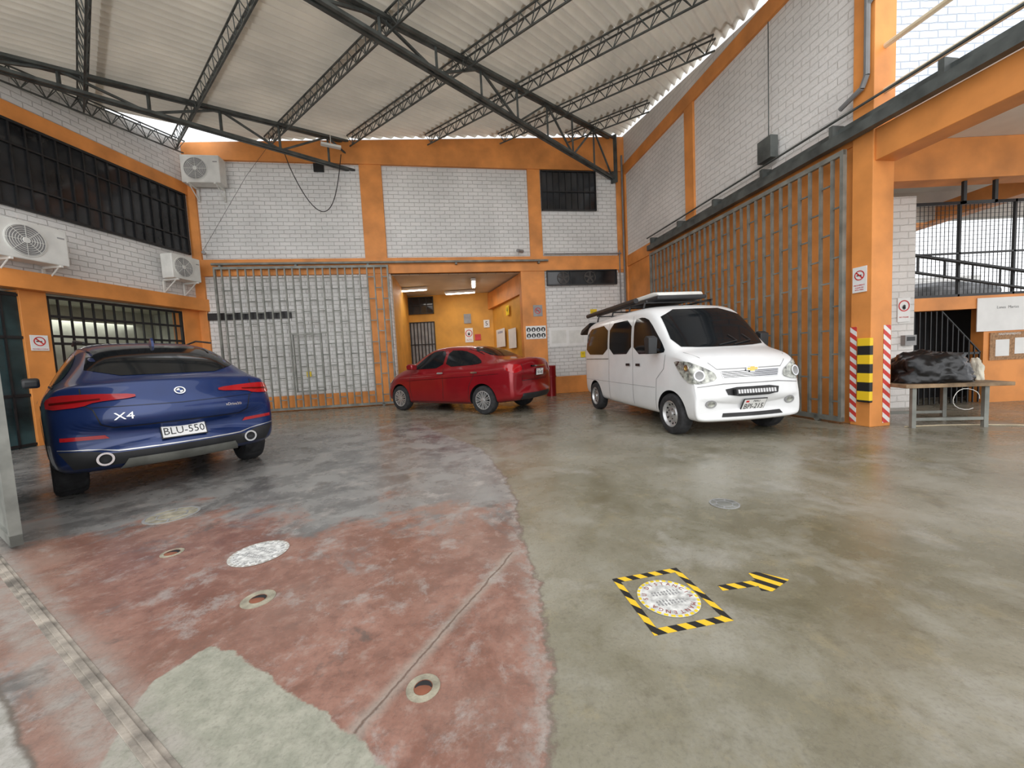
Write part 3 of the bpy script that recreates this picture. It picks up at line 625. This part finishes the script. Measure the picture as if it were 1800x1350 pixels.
# ---- white van
def wpV(x,y,z):
    q=(y/.8)**2
    if x>1.0: x-=.10*q*min(1,(x-1.0)/.9)
    if x<-1.8: x+=.08*q*min(1,(-1.8-x)/.2)
    return (x,y,z)
VAN=[(-2.03,.38,1.02,1.60,.75,.75,.62),(-2.00,.31,1.07,1.74,.785,.78,.69),(-1.88,.27,1.09,1.83,.80,.795,.72),(-1.35,.25,1.09,1.87,.81,.80,.74),(-.6,.22,1.08,1.885,.81,.80,.745),(.2,.22,1.07,1.885,.81,.80,.745),(.64,.22,1.06,1.865,.81,.80,.74),(.86,.22,1.05,1.77,.81,.80,.735),(1.05,.22,1.04,1.60,.81,.80,.73),(1.25,.22,1.03,1.39,.81,.80,.73),(1.40,.22,1.03,1.24,.805,.79,.735),(1.49,.22,1.03,1.17,.80,.785,.74),(1.66,.22,1.01,1.125,.795,.785,.74),(1.81,.22,.95,1.065,.79,.78,.735),(1.88,.22,.87,.99,.785,.775,.73),(1.905,.23,.74,.84,.78,.77,.72),(1.93,.24,.60,.66,.78,.765,.70),(1.95,.25,.53,.58,.775,.76,.69),(1.955,.30,.46,.50,.74,.72,.65)]
yawV=math.degrees(math.atan2(-.989,.15))
C=Car('van',T((2.93,7.30,0))@R(yawV,'Z')@SCL(1.12,1.03,1.075),VAN,wpV,[(1.35,.28,.72),(-1.35,.28,.72)],.328,M['white'],'small white passenger van with roof rack beside barred gate','van')
for x in (1.35,-1.35):
    for y in (.725,-.725): C.wheel(x,y,.28,.19,'steel')
C.dec('windshield',FRONT,[(-.72,1.20),(-.35,1.175),(.35,1.175),(.72,1.20),(.65,1.77),(-.65,1.77)],M['glass'],rnd=1,off=.006,res=.05)
C.both('front_side_window',[(.34,1.12),(.34,1.69),(.62,1.69),(.80,1.62),(1.22,1.18),(1.20,1.12)],M['glass'],rnd=1)
C.both('sliding_door_window',[(-.60,1.13),(-.60,1.70),(.26,1.70),(.26,1.13)],M['glass'],rnd=1)
C.both('rear_side_window',[(-1.84,1.15),(-1.78,1.68),(-.68,1.70),(-.68,1.13)],M['glass'],rnd=1)
C.dec('rear_window',REAR,[(-.6,1.15),(.6,1.15),(.54,1.65),(-.54,1.65)],M['glass'],rnd=1)
for fr in (SIDEL,SIDER):
    C.line('door_seam',fr,[(.30,1.74),(.30,.3)],.010,M['grey']); C.line('door_seam',fr,[(-.64,1.74),(-.64,.3)],.010,M['grey']); C.line('door_seam',fr,[(1.24,1.10),(1.20,.9),(1.02,.75),(.98,.3)],.010,M['grey'])
    C.line('door_track',fr,[(-.66,1.05),(-1.85,1.05)],.018,M['gate']); C.line('side_crease_shade',fr,[(-1.9,.62),(.98,.62)],.006,M['grey'])  # side crease is a grey strip, its shade painted on
for (x,x2) in ((.42,.56),(.22,.08)): C.both('door_handle',[(x,.93),(x,.97),(x2,.97),(x2,.93)],M['black'],off=.02)
for sg in (1,-1):
    fr=angf(1,sg*.55)
    C.dec('headlamp',fr,[(sg*a,b) for a,b in [(-.48,.765),(-.30,.715),(-.16,.72),(-.09,.80),(-.03,.93),(.0,1.01),(-.14,1.0),(-.30,.93),(-.45,.85)]],M['clear'],off=.012,rnd=1,res=.03,label='large clear headlamp')
    X_=C.at(fr,-sg*.26,.82,.016); b=MB(); b.ring(.055,.07,0,.010,20,0); b.lathe([(.055,.006),(.03,.002),(0,.0)],20,1); b.build('headlamp_reflector',[M['chrome'],M['grey']],C.e,X_,smooth=True)
    X_=C.at(fr,-sg*.14,.92,.016); b=MB(); b.ring(.03,.042,0,.010,16,0); b.lathe([(.03,.005),(0,.0)],16,1); b.build('turn_lamp',[M['chrome'],M['gold']],C.e,X_,smooth=True)
    X_=C.at(FRONT,sg*.58,.46,.004); b=MB(); b.ring(.035,.05,0,.012,20,0); b.lathe([(.035,.008),(0,.010)],20,1); b.build('fog_lamp',[M['grey'],M['clear']],C.e,X_@Matrix.Diagonal((1.5,1,1,1)),smooth=True)
    b=MB(); b.extr([(1.04,1.12),(1.14,1.12),(1.16,1.34),(1.08,1.38),(1.02,1.34)],sg*.86,sg*1.00); b.cyl((1.08,sg*.78,1.16),(1.08,sg*.9,1.2),.025,8); b.build('side_mirror',M['plastic'],C.e,bevel=.02,smooth=True)
    b=MB(); pz=C.at(FRONT,sg*.12,1.19,.014).translation; q=C.at(FRONT,sg*.12+.34,1.24,.018).translation; b.cyl(pz,q,.008,6); q2=C.at(FRONT,sg*.12+.20,1.42,.014).translation; b.cyl(q,(q+q2)/2,.006,6); b.build('wiper',M['black'],C.e)
C.dec('grille',FRONT,[(-.40,.775),(.40,.775),(.43,.87),(-.43,.87)],M['chrome'],off=.006,res=.04,label='slim chrome mesh grille')
for zz,xx in ((.787,.39),(.804,.40),(.821,.405),(.838,.41),(.855,.415)): C.line('grille_slat',FRONT,[(-xx,zz),(xx,zz)],.009,M['black'],off=.012)
X_=C.at(FRONT,0,.875,.020)
bow=[(-.085,.022,0),(-.034,.022,0),(-.028,.040,0),(.034,.040,0),(.034,.022,0),(.088,.022,0),(.078,-.018,0),(.028,-.018,0),(.026,-.038,0),(-.038,-.038,0),(-.038,-.018,0),(-.090,-.018,0)]
b=MB(); b.add(bow,[list(range(12))],0); b.add([(x_*.84,y_*.74,.006) for x_,y_,_ in bow],[list(range(12))],1)
o=b.build('emblem',[M['chrome'],M['gold']],C.e,X_); sd_=o.modifiers.new('s','SOLIDIFY'); sd_.thickness=.006; sd_.offset=0
C.line('bumper_seam',FRONT,[(-.74,.675),(-.40,.705),(.40,.705),(.74,.675)],.012,M['grey']); C.line('hood_seam',FRONT,[(-.70,1.12),(-.56,.97),(-.47,.89),(.47,.89),(.56,.97),(.70,1.12)],.010,M['grey'])
C.dec('air_intake',FRONT,[(-.36,.545),(.36,.545),(.40,.66),(-.40,.66)],M['black'],off=.006,rnd=1)
X_=C.at(FRONT,.0,.60,.05); b=MB(); b.box(-.30,.30,-.04,.04,-.05,.0,0)
for i in range(14): b.box(-.28+i*.0405,-.25+i*.0405,-.026,.026,0,.006,1)
b.build('light_bar',[M['black'],M['silver']],C.e,X_,bevel=.004); C.plate(FRONT,.0,.44,'BPI-215',off=.03,w=.32,h=.16)
C.dec('lower_intake',FRONT,[(-.45,.29),(.45,.29),(.42,.335),(-.42,.335)],M['black'],off=.006)
b=MB()
for sg in (1,-1): b.cyl((-1.6,sg*.60,1.96),(.45,sg*.60,1.96),.016,8)
for x in (-1.5,-.8,-.1,.4):
    b.cyl((x,-.62,1.94),(x,.62,1.94),.014,8)
    for sg in (1,-1): b.cyl((x,sg*.64,1.82),(x,sg*.60,1.96),.016,8)
b.build('roof_rack',M['black'],C.e)
b=MB(); b.cyl((-2.15,-.60,2.02),(.1,-.60,2.02),.045,12); b.build('awning_tube',M['black'],C.e)
b=MB(); b.extr([(-1.92,1.86),(-2.45,1.74),(-2.58,1.64),(-2.5,1.62),(-2.0,1.76)],-.66,.66); b.build('tailgate',M['plastic'],C.e,bevel=.02)
VM=C.e.matrix_basis.copy()
e=lab(empty('roof_box',VM@T((-.10,0,1.978))),'low grey cargo box with black base on van roof rack','cargo box')
b=MB(); b.box(-.62,.62,-.45,.45,0,.06); b.build('box_base',M['plastic'],e,bevel=.02)
b=MB(); b.extr([(-.60,.06),(.60,.06),(.55,.12),(.40,.14),(-.48,.14),(-.58,.11)],-.42,.42); b.build('box_lid',M['acw'],e,bevel=.03,smooth=True)
# ---------------------------------------------------------------- air conditioners
def ac(F,x,z,w=.85,h=.62,dp=.32,label='white split air conditioner outdoor unit'):
    e=lab(empty('air_conditioner',F@T((x,-.06,z))),label,'air conditioner','wall mounted air conditioners')
    b=MB(); b.box(-w/2,w/2,-dp-.1,-.1,0,h); b.build('casing',M['acw'],e,bevel=.02)
    cx=-w*.12; Xf=T((cx,-dp-.1,h*.5))@UP; r=h*.40
    b=MB(); b.lathe([(r*1.05,.002),(r*1.05,.012),(r*.98,.014)],32,0,Xf); b.lathe([(r,.004),(0,.004)],32,1,Xf); b.build('fan_recess',[M['acw'],M['grey']],e)
    b=MB()
    for k in range(1,8): b.ring(r*k/7.5,r*k/7.5+.006,.018,.024,28,0,Xf)
    for k in range(8): b.box(-.004,.004,0,r,.016,.022,0,Xf@R(k*45,'Z'))
    b.lathe([(r*.2,.02),(r*.18,.03),(0,.032)],20,0,Xf); b.build('fan_grille',M['acw'],e)
    b=MB(); b.box(w*.34,w*.45,-dp-.104,-dp-.1,h*.74,h*.78); b.build('badge',M['grey'],e)
    for sx in (-w*.35,w*.35):
        b=MB(); b.box(sx-.02,sx+.02,-dp-.12,.02,-.04,0); b.box(sx-.02,sx+.02,-.02,.02,-.35,0); b.cyl((sx,-dp-.05,-.02),(sx,0,-.33),.014,6); b.build('bracket',M['acw'],e)
ac(FL,-3.70,3.50,1.0,.70,.33); ac(FL,-.72,3.72,.78,.62,.33,'white split air conditioner unit near the wall corner'); ac(FB,.92,6.38,.95,.72,.33,'white air conditioner unit high on white brick wall')
# ---------------------------------------------------------------- signs
def sign(F,x,z,w,h,m,label,txt=(),rings=(),extra=(),y=-.012):
    e=lab(empty('sign',F@T((x,y,z))),label,'sign'); b=MB(); b.box(-w/2,w/2,-.006,.006,-h/2,h/2); b.build('sign_panel',M[m],e)
    for (s_,sz,tx,tz,mm) in txt: text(s_,sz,M[mm],e,T((tx,-.007,tz))@UP)
    for (rx_,rz,r,mm) in rings:
        b=MB(); b.ring(r*.8,r,0,.002,24,0); b.box(-r*.12,r*.12,-r*.85,r*.85,0,.002,0,R(45,'Z')); b.box(-r*.55,r*.4,-r*.12,r*.1,0,.0015,1); b.build('prohibition_symbol',[M[mm],M['black']],e,T((rx_,-.007,rz))@UP)
    for (q,mm) in extra:
        b=MB(); b.box(*q); b.build('printed_area',M[mm],e)
    return e
def hand(e,x,z,s,m):
    b=MB(); b.cyl((0,0,0),(0,0,.002),s*.45,16,0)
    for i,(a,l) in enumerate(((-.32,.75),(-.11,.95),(.11,1.0),(.32,.85))): b.box(a*s-.08*s,a*s+.08*s,0,l*s,0,.002)
    b.box(-.08*s,.08*s,0,.7*s,0,.002,0,R(60,'Z')); b.build('hand_symbol',M[m],e,T((x,-.009,z))@UP)
sign(FL@T((0,-.05,0)),-3.55,2.0,.26,.30,'paper','white and red no smoking sign on orange pillar',[('PROHIBIDO FUMAR',.026,0,-.12,'redp')],[(0,.03,.09,'redp')])
sign(FR@T((0,-.07,0)),-.03,2.12,.19,.36,'paper','white no smoking notice on orange column',[('PROHIBIDO',.028,0,-.08,'redp'),('FUMAR EN',.024,0,-.115,'redp'),('ESTA AREA',.024,0,-.145,'redp')],[(0,.06,.07,'redp')])
sign(FB@T((0,-.06,0)),10.12,2.72,.30,.36,'grey','grey framed notice on orange pillar',[],[(0,0,.1,'redp')])
e=sign(FB@T((0,-.06,0)),10.03,2.03,.66,.42,'paper','white safety equipment sign with round pictograms on orange pillar')
b=MB()
for i in range(4):
    for j in range(2): b.cyl((-.24+i*.16,-.008,.09-j*.19),(-.24+i*.16,-.0065,.09-j*.19),.072,18)
b.build('pictogram',M['black'],e)
b=MB()
for i in range(4):
    for j in range(2): b.cyl((-.24+i*.16,-.010,.10-j*.19),(-.24+i*.16,-.0085,.10-j*.19),.022,10); b.box(-.24+i*.16-.025,-.24+i*.16+.025,-.010,-.0085,.04-j*.19,.075-j*.19)
b.build('pictogram_figure',M['paper'],e)
sign(FB,12.02,2.62,.22,.2,'yel','small yellow warning sign on white brick',[('RIESGO',.05,0,0,'black')]); sign(FB,11.6,1.25,.16,.2,'yel','small yellow electrical warning sign',[('!',.12,0,0,'black')])
sign(FB,11.15,1.85,1.35,.62,'paper','white notice board with printed sheets on brick wall',extra=[((-.6,-.1,-.008,-.006,-.2,.22),'acw'),((.0,.5,-.008,-.006,-.22,.2),'acw')])
e=sign(FI@T((0,-.02,0)),-1.72,2.3,.34,.6,'paper','white stop hand warning sign on amber wall',[('ALTO',.09,0,-.2,'redp')]); b=MB(); b.ring(.12,.15,0,.002,24); b.build('red_ring',M['redp'],e,T((0,-.007,.08))@UP); hand(e,0,.03,.09,'black')
sign(FI@T((0,-.02,0)),-1.75,3.0,.3,.4,'grey','grey paper notice on amber wall'); sign(FI@T((0,-.02,0)),-1.35,2.2,.25,.25,'redp','small red notice on amber wall')
sign(FI@T((0,-.02,0)),-.95,2.75,.25,.32,'paper','white number sign beside doorway interior',[('5',.26,0,0,'black')])
FIR=frame((-.70,16.4),(1.22,-3.6))
sign(FIR@T((0,-.03,0)),1.2,2.05,1.1,.7,'paper','white notice panel on inner amber wall',[('SEGURIDAD',.12,0,.22,'bluep')]); sign(FIR@T((0,-.03,0)),2.6,1.95,.8,.7,'paper','white notice panel on inner amber wall'); sign(FIR@T((0,-.03,0)),2.2,3.0,.35,.35,'yel','small yellow sign high on inner wall',[('4',.28,0,0,'black')])
# ---------------------------------------------------------------- column guard, tape, pipes
b=MB(); b.box(-.02,.16,-.13,-.075,.36,1.28); lab(b.build('column_guard',M['hazardv'],None,FR,bevel=.01),'black and yellow rubber guard on orange column','column guard')
b=MB(); b.box(-.16,-.07,-.078,-.072,.05,1.45); lab(b.build('safety_tape',M['rw'],None,FR),'red and white striped tape on orange column','tape','red and white column tape')
b=MB(); b.box(.122,.126,.14,.26,.05,1.45); lab(b.build('safety_tape',M['rw'],None,FR),'red and white striped tape on orange column','tape','red and white column tape')
b=MB(); b.tube([(.06,-.12,6.7),(.06,-.12,4.85),(.0,-.12,4.72),(-.3,-.12,4.62)],.035,8); b.tube([(.06,-.12,5.75),(.16,-.10,5.85)],.03,8); lab(b.build('drain_pipe',M['cond'],None,FR),'dark grey pipe running down the orange column','pipe')
b=MB(); b.box(-1.75,-1.45,-.2,-.05,4.54,4.92); b.cyl((-1.6,-.1,4.9),(-1.6,-.1,6.9),.010,6); lab(b.build('junction_box',M['steel'],None,FR,bevel=.01),'dark steel junction box with conduit on white wall','junction box')
b=MB(); b.tube([(13.1,-.12,7.6),(13.1,-.12,3.1),(13.1,-.12,2.9)],.03,8); b.tube([(12.95,-.1,4.6),(12.95,-.1,2.6)],.02,6); b.tube([(10.4,-.12,4.5),(13.0,-.12,4.5)],.02,6); lab(b.build('wall_conduit',M['cond'],None,FB),'grey conduits in the wall corner','pipe')
b=MB(); b.box(3.66,3.94,-.05,-.0,6.93,7.17); lab(b.build('wall_vent',M['black'],None,FB),'small dark vent on white brick wall','vent')
pts=[]
for i in range(25):
    t=i/24; pts.append((3.0+1.5*t+.25*math.sin(t*3.1),-.3,7.3-1.6*math.sin(math.pi*(t**.85))))
b=MB(); b.tube(pts,.012,6); lab(b.build('hanging_cable',M['black'],None,FB),'black cable looping in front of white brick wall','cable')
b=MB(); b.tube([(.55,-.05,4.7),(2.0,-.4,6.6),(2.7,-.6,7.3)],.004,4); lab(b.build('thin_wire',M['black'],None,FB),'thin wire hanging near the wall corner','wire')
b=MB(); b.box(-.25,.25,-.06,.06,0,.06,0); b.cyl((0,0,.06),(0,0,.3),.01,6,0); lab(b.build('roof_lamp',M['acw'],None,T((-4.6,10.9,7.22))@R(30,'Z')),'small pale batten lamp hanging under the roof','lamp')
e=lab(empty('security_camera',FB@T((.62,-.05,4.62))),'small white security camera on brick wall','camera'); b=MB(); b.cyl((0,0,.0),(0,-.12,0),.02,8); b.build('bracket',M['acw'],e); b=MB(); b.cyl((0,-.1,-.02),(.1,-.3,-.05),.045,12); b.build('housing',M['grey'],e)
e=lab(empty('security_camera',FB@T((9.6,-.05,4.6))),'small grey security camera above the doorway','camera'); b=MB(); b.cyl((0,0,.0),(0,-.12,0),.02,8); b.build('bracket',M['acw'],e); b=MB(); b.cyl((.1,-.1,-.02),(-.1,-.3,-.05),.05,12); b.build('housing',M['grey'],e)
e=lab(empty('red_bin',T((1.22,12.0,0))),'red metal bin against white brick wall','bin'); b=MB(); b.lathe([(0,0),(.15,0),(.17,.92),(.18,.94),(.15,.96),(0,.96)],24); b.build('bin_body',M['red'],e,smooth=True); b=MB(); b.ring(.165,.18,.6,.63,24); b.build('bin_band',M['red'],e)
# ---------------------------------------------------------------- floor things
def strip(b,p,q,w,z0,z1,m=0):
    p=Vector(p);q=Vector(q);t=(q-p).normalized();n_=Vector((-t.y,t.x))*w/2; b.flat([tuple(p-n_),tuple(q-n_),tuple(q+n_),tuple(p+n_)],z0,z1,m)
b=MB()
CN=[(.50,2.05),(.89,2.13),(.96,1.68),(.57,1.61)]
cx=sum(q[0] for q in CN)/4;cy=sum(q[1] for q in CN)/4
for i in range(4):
    p_=CN[i];q_=CN[(i+1)%4]; sh=lambda a:(a[0]+(cx-a[0])*.17,a[1]+(cy-a[1])*.17); b.flat([p_,q_,sh(q_),sh(p_)][::-1],.001,.002)
lab(b.build('hazard_tape_square',M['hazard']),'yellow and black hazard tape square stuck on floor','floor tape')
def sticker(c,r,rot,worn=False):
    e=lab(empty('floor_sticker',T((c[0],c[1],.003))@R(rot,'Z')),'worn faded round sticker on red floor' if worn else 'round white distance sticker with shoe prints on floor','floor sticker','round floor stickers')
    b=MB(); b.cyl((0,0,0),(0,0,.001),r,48); b.build('disc',M['sticker'],e)
    b=MB()
    for i in range(28): b.box(r*.90,r*.99,-.065*r,.065*r,.001,.0018,0,R(i*360/28,'Z'))
    b.build('dashed_ring',M['yel'] if not worn else M['conc'],e)
    s_='MANTENGA SU DISTANCIA '
    for i,ch in enumerate(s_):
        if ch!=' ': text(ch,r*.22,M['mar'] if not worn else M['grey'],e,R(150-i*360/len(s_),'Z')@T((0,r*.76,.0015)),ext=.0004)
    for sx,a in ((-.24,0),(.24,180)):
        b=MB(); X_=T((sx*r,0,.0012))@R(a+8,'Z')
        for k in range(9):
            ww=(.10,.14,.15,.14,.11,.09,.10,.11,.08)[k]*r; y=(.46-k*.115)*r
            for q in (-1,1): b.box(min(q*ww,q*.02*r),max(q*ww,q*.02*r),y-.026*r,y+.026*r,0,.0006,0,X_)
        b.build('shoe_print',M['grey'],e)
sticker((.735,1.865),.15,90); sticker((-1.79,2.56),.18,60,True)
b=MB(); b.flat([(1.03,1.90),(1.23,1.925),(1.22,1.885),(1.27,1.875),(1.42,1.965),(1.30,2.05),(1.25,2.04),(1.25,1.975),(1.03,1.945)],.001,.002); lab(b.build('hazard_tape_arrow',M['hazard']),'yellow and black hazard tape arrow on floor','floor tape')
for c,r,k_ in (((-1.45,2.03),.042,2.0),((-.40,1.40),.036,1.8),((-2.45,2.63),.045,1.5)):
    e=lab(empty('floor_socket',T((c[0],c[1],0))),'round open post hole in worn red floor','post hole','post holes in the floor')
    b=MB(); b.ring(r,r*k_,0,.0025,32); b.build('concrete_collar',M['collar'],e); b=MB(); b.lathe([(r,.003),(r*.96,.0015),(0,.0015)],24,0); b.build('hole',M['pot'],e)
    b=MB(); b.flat([(r*.93*math.cos(a*.2618),r*.93*math.sin(a*.2618)) for a in range(0,13)]+[(r*.8*math.cos(a*.2618),r*.3*math.sin(a*.2618)) for a in range(12,-1,-1)],.0016,.0022); b.build('hole_shade',M['plastic'],e)  # flat black crescent on the disc, painted shade for the hole's depth
for c,r,l,mm in (((-3.09,3.36),.20,'worn round pale manhole cover in floor','collar'),((1.65,3.0),.11,'small dark round drain cover in floor','gate')):
    b=MB(); b.cyl((0,0,0),(0,0,.003),r,36,0); b.ring(r*.9,r,.003,.005,36,1); b.ring(r*.5,r*.56,.003,.005,30,1)
    for k in range(6): b.box(r*.56,r*.9,-.006,.006,.003,.005,1,R(k*60,'Z'))
    lab(b.build('manhole_cover',[M[mm],M['grey']],None,T((c[0],c[1],0))),l,'manhole cover')
dT=(Vector(TR1)-Vector(TR0)).normalized(); p0=Vector(TR0)-dT*1.6;p1=Vector(TR1)+dT*1.9; nn=Vector((-dT.y,dT.x))
b=MB(); strip(b,p0,p1,.06,0,.003,0); strip(b,p0,p1,.022,.003,.011,0)
lab(b.build('floor_track',M['rail'],bevel=.002),'worn flat metal gate track set in the floor','floor track')
e=lab(empty('entrance_gate',frame((-3.70,2.76),(-dT.x,-dT.y))),'grey steel entrance gate leaf standing on floor track','gate')
b=MB(); b.box(0,.06,-.03,.03,.05,3.2); b.box(0,2.5,-.03,.03,.05,.13); b.box(0,2.5,-.03,.03,3.12,3.2); b.build('gate_frame',M['gate'],e); b=MB(); b.box(.06,2.5,-.01,.01,.13,3.12); b.build('gate_sheet',M['gate'],e)
b=MB(); b.cyl((.15,-.02,.066),(.15,.02,.066),.055,16); b.build('roller',M['steel'],e)
# ---------------------------------------------------------------- right bay
B=MB(); B.flat([(5.5,5.9),(5.3,8.6),(12,8.6),(12,-1),(6.5,-1)],4.32,4.5); st(B.build('ceiling_bay',M['ceil']))
B=MB(); B.box(5.56,12,6.2,6.5,3.7,4.32); tn[0]+=1; st(B.build('trim_%d'%tn[0],M['orange'],bevel=.01))
B=MB(); B.box(9.2,9.5,6.5,10.5,3.7,4.05); tn[0]+=1; st(B.build('trim_%d'%tn[0],M['orange']))
B=MB(); B.box(5.3,12,8.4,8.6,3.75,4.32); tn[0]+=1; st(B.build('trim_%d'%tn[0],M['ceil']))
B=MB(); B.box(5.55,7.2,7,7.2,0,1.95); B.box(7.2,8.6,7,7.2,1.72,1.95); B.box(8.6,13,7,7.2,0,1.95); st(B.build('wall_bay',M['orange']))
B=MB(); B.box(5.2,14,11.5,11.7,0,3.0); st(B.build('wall_yard',M['brick']))
B=MB(); B.box(5.3,5.5,7.2,11.5,0,4.3); st(B.build('wall_bay_side',M['brickR']))
B=MB(); B.box(5.6,13,7.9,8.0,0,1.8); st(B.build('wall_dark_backing',M['plastic']))  # black sheet behind the gate opening, its colour stands in for shade
B=MB(); B.box(5.6,13,7.25,11.4,1.80,1.9); st(B.build('floor_upper',M['conc']))
for i,(cx_,cy_,rr) in enumerate(((7.9,9.4,(.7,.5,.42)),(10.6,9.6,(1.2,.6,.48)))):
    lab(blob('covered_machine',(cx_,cy_,1.9),rr,M['tarp'],7+i,.12,boxy=.8),'dark covered machine stored on the upper slab','machine','covered machines')
B=MB(); B.box(6.75,7.18,6.86,7.1,0,3.7); st(B.build('wall_pier',M['brickR']))
FU=frame((0,6.6),(1,0)); B=MB(); B.box(5.3,13,0,.3,4.5,9.5); st(B.build('wall_upper',M['brick2'],None,FU))
b=MB(); b.box(7.2,12.5,7.08,7.12,1.95,2.0); b.box(7.2,12.5,7.08,7.12,3.6,3.65); b.box(7.2,12.5,7.08,7.12,2.72,2.75)
for i in range(6): b.box(7.2+i*1.0,7.235+i*1.0,7.08,7.12,1.95,3.65)
for i in range(70): b.box(7.2+i*.075,7.204+i*.075,7.095,7.105,1.95,3.65)
for i in range(22): b.box(7.2,12.5,7.095,7.105,2.0+i*.075,2.004+i*.075)
b.cyl((7.2,7.03,2.75),(9.6,7.03,2.30),.03,8); b.cyl((7.2,7.03,2.45),(9.6,7.03,2.0),.025,8)
for i in range(5): b.cyl((7.4+i*.5,7.03,2.71-i*.094),(7.4+i*.5,7.03,2.41-i*.094),.015,6)
lab(b.build('mesh_railing',M['black']),'black wire mesh railing above orange low wall','railing')
e=lab(empty('barred_gate',T((7.9,6.99,0))),'black barred gate in orange low wall','gate'); b=MB()
for i in range(13): b.box(-.6+i*.1,-.585+i*.1,-.02,0,.02,1.7-max(0,(i-5))*.11)
b.box(-.62,.62,-.02,0,.9,.94); b.cyl((-.1,-.01,1.7),(.62,-.01,.93),.015,6); b.build('gate_bars',M['black'],e)
F7=frame((0,7.0),(1,0))
sign(F7,9.2,1.60,1.5,.60,'paper','whiteboard with faint notes on orange wall',[('Lunes  Martes',.07,-.2,.12,'grey')]); e=sign(F7,9.25,1.02,1.1,.50,'cork','cork notice board with pinned papers on orange wall',[('MANTENIMIENTO',.05,-.2,.215,'paper')],extra=[((-.45,-.2,-.008,-.006,-.18,.12),'paper'),((-.1,.18,-.008,-.006,-.15,.14),'paper')])
e=sign(frame((0,6.86),(1,0)),6.98,1.75,.22,.42,'paper','white stop hand warning sign on brick pier',[('NO PASAR',.035,0,-.13,'redp')]); b=MB(); b.ring(.08,.1,0,.002,24); b.build('red_ring',M['redp'],e,T((0,-.007,.07))@UP); hand(e,0,.03,.06,'black')
b=MB(); b.box(6.95,7.15,6.78,6.86,1.12,1.3); b.box(6.98,7.12,6.775,6.78,1.2,1.27,1); lab(b.build('wall_scale_display',[M['grey'],M['black']]),'small grey digital display on brick pier','display')
b=MB()
for q in ((7.35,7.4,3.35,3.72),(7.85,7.9,3.35,3.72)): b.box(q[0],q[1],6.3,6.34,q[2],q[3])
b.box(7.35,7.9,6.3,6.34,3.35,3.39); lab(b.build('hanging_bracket',M['black']),'black rectangular steel bracket hanging under orange beam','bracket')
TM=frame((6.05,5.42),(.985,-.17)); e=lab(empty('work_table',TM),'worn wooden topped steel table','table')
b=MB(); b.box(-.62,.62,-.3,.45,.56,.61); b.build('table_top',M['wood'],e,bevel=.006)
for x in (-.48,.36):
    for y in (-.22,.38):
        b=MB(); b.box(x-.025,x+.025,y-.025,y+.025,0,.56); b.build('leg',M['gate'],e)
b=MB(); b.box(-.48,.36,-.24,-.2,.1,.14); b.box(-.48,.36,.36,.4,.1,.14); b.build('stretcher',M['gate'],e)
lab(blob('wrapped_bundle',(-.09,.08,.61),(.44,.30,.31),M['bag'],2,.20,None,TM,boxy=.5),'bulky bundle wrapped in shiny black plastic on table','bundle')
lab(blob('foam_piece',(.53,.12,.61),(.06,.10,.22),mat('cream_foam',(.72,.68,.56),.8),5,.2,None,TM),'cream foam piece beside black bundle','foam')
pts=[(.05+.15*math.cos(t*.35),-.33-.01*math.sin(t),.40+.14*math.sin(t*.35)) for t in range(16)]
b=MB(); b.tube(pts,.004,6); lab(b.build('hose_loop',M['acw'],None,TM),'thin white hose looped below table edge','hose')
b=MB(); pz=[(5.5+.25*i,5.35-.06*i+.12*math.sin(i*.5),.008) for i in range(12)]; b.tube(pz,.008,6); lab(b.build('floor_edging',M['cream']),'thin pale edging strip curving on floor','edging')
b=MB(); 
for z in (4.62,5.2,): b.cyl((.12,.1,z),(6.4,.1,z),.035,8)
for x in (2.2,4.2,6.2): b.cyl((x,.1,4.12),(x,.1,5.2),.035,8)
lab(b.build('upper_railing',M['cream'],None,FR),'cream pipe railing along the upper floor edge','railing')
SC.view_settings.view_transform='Standard'
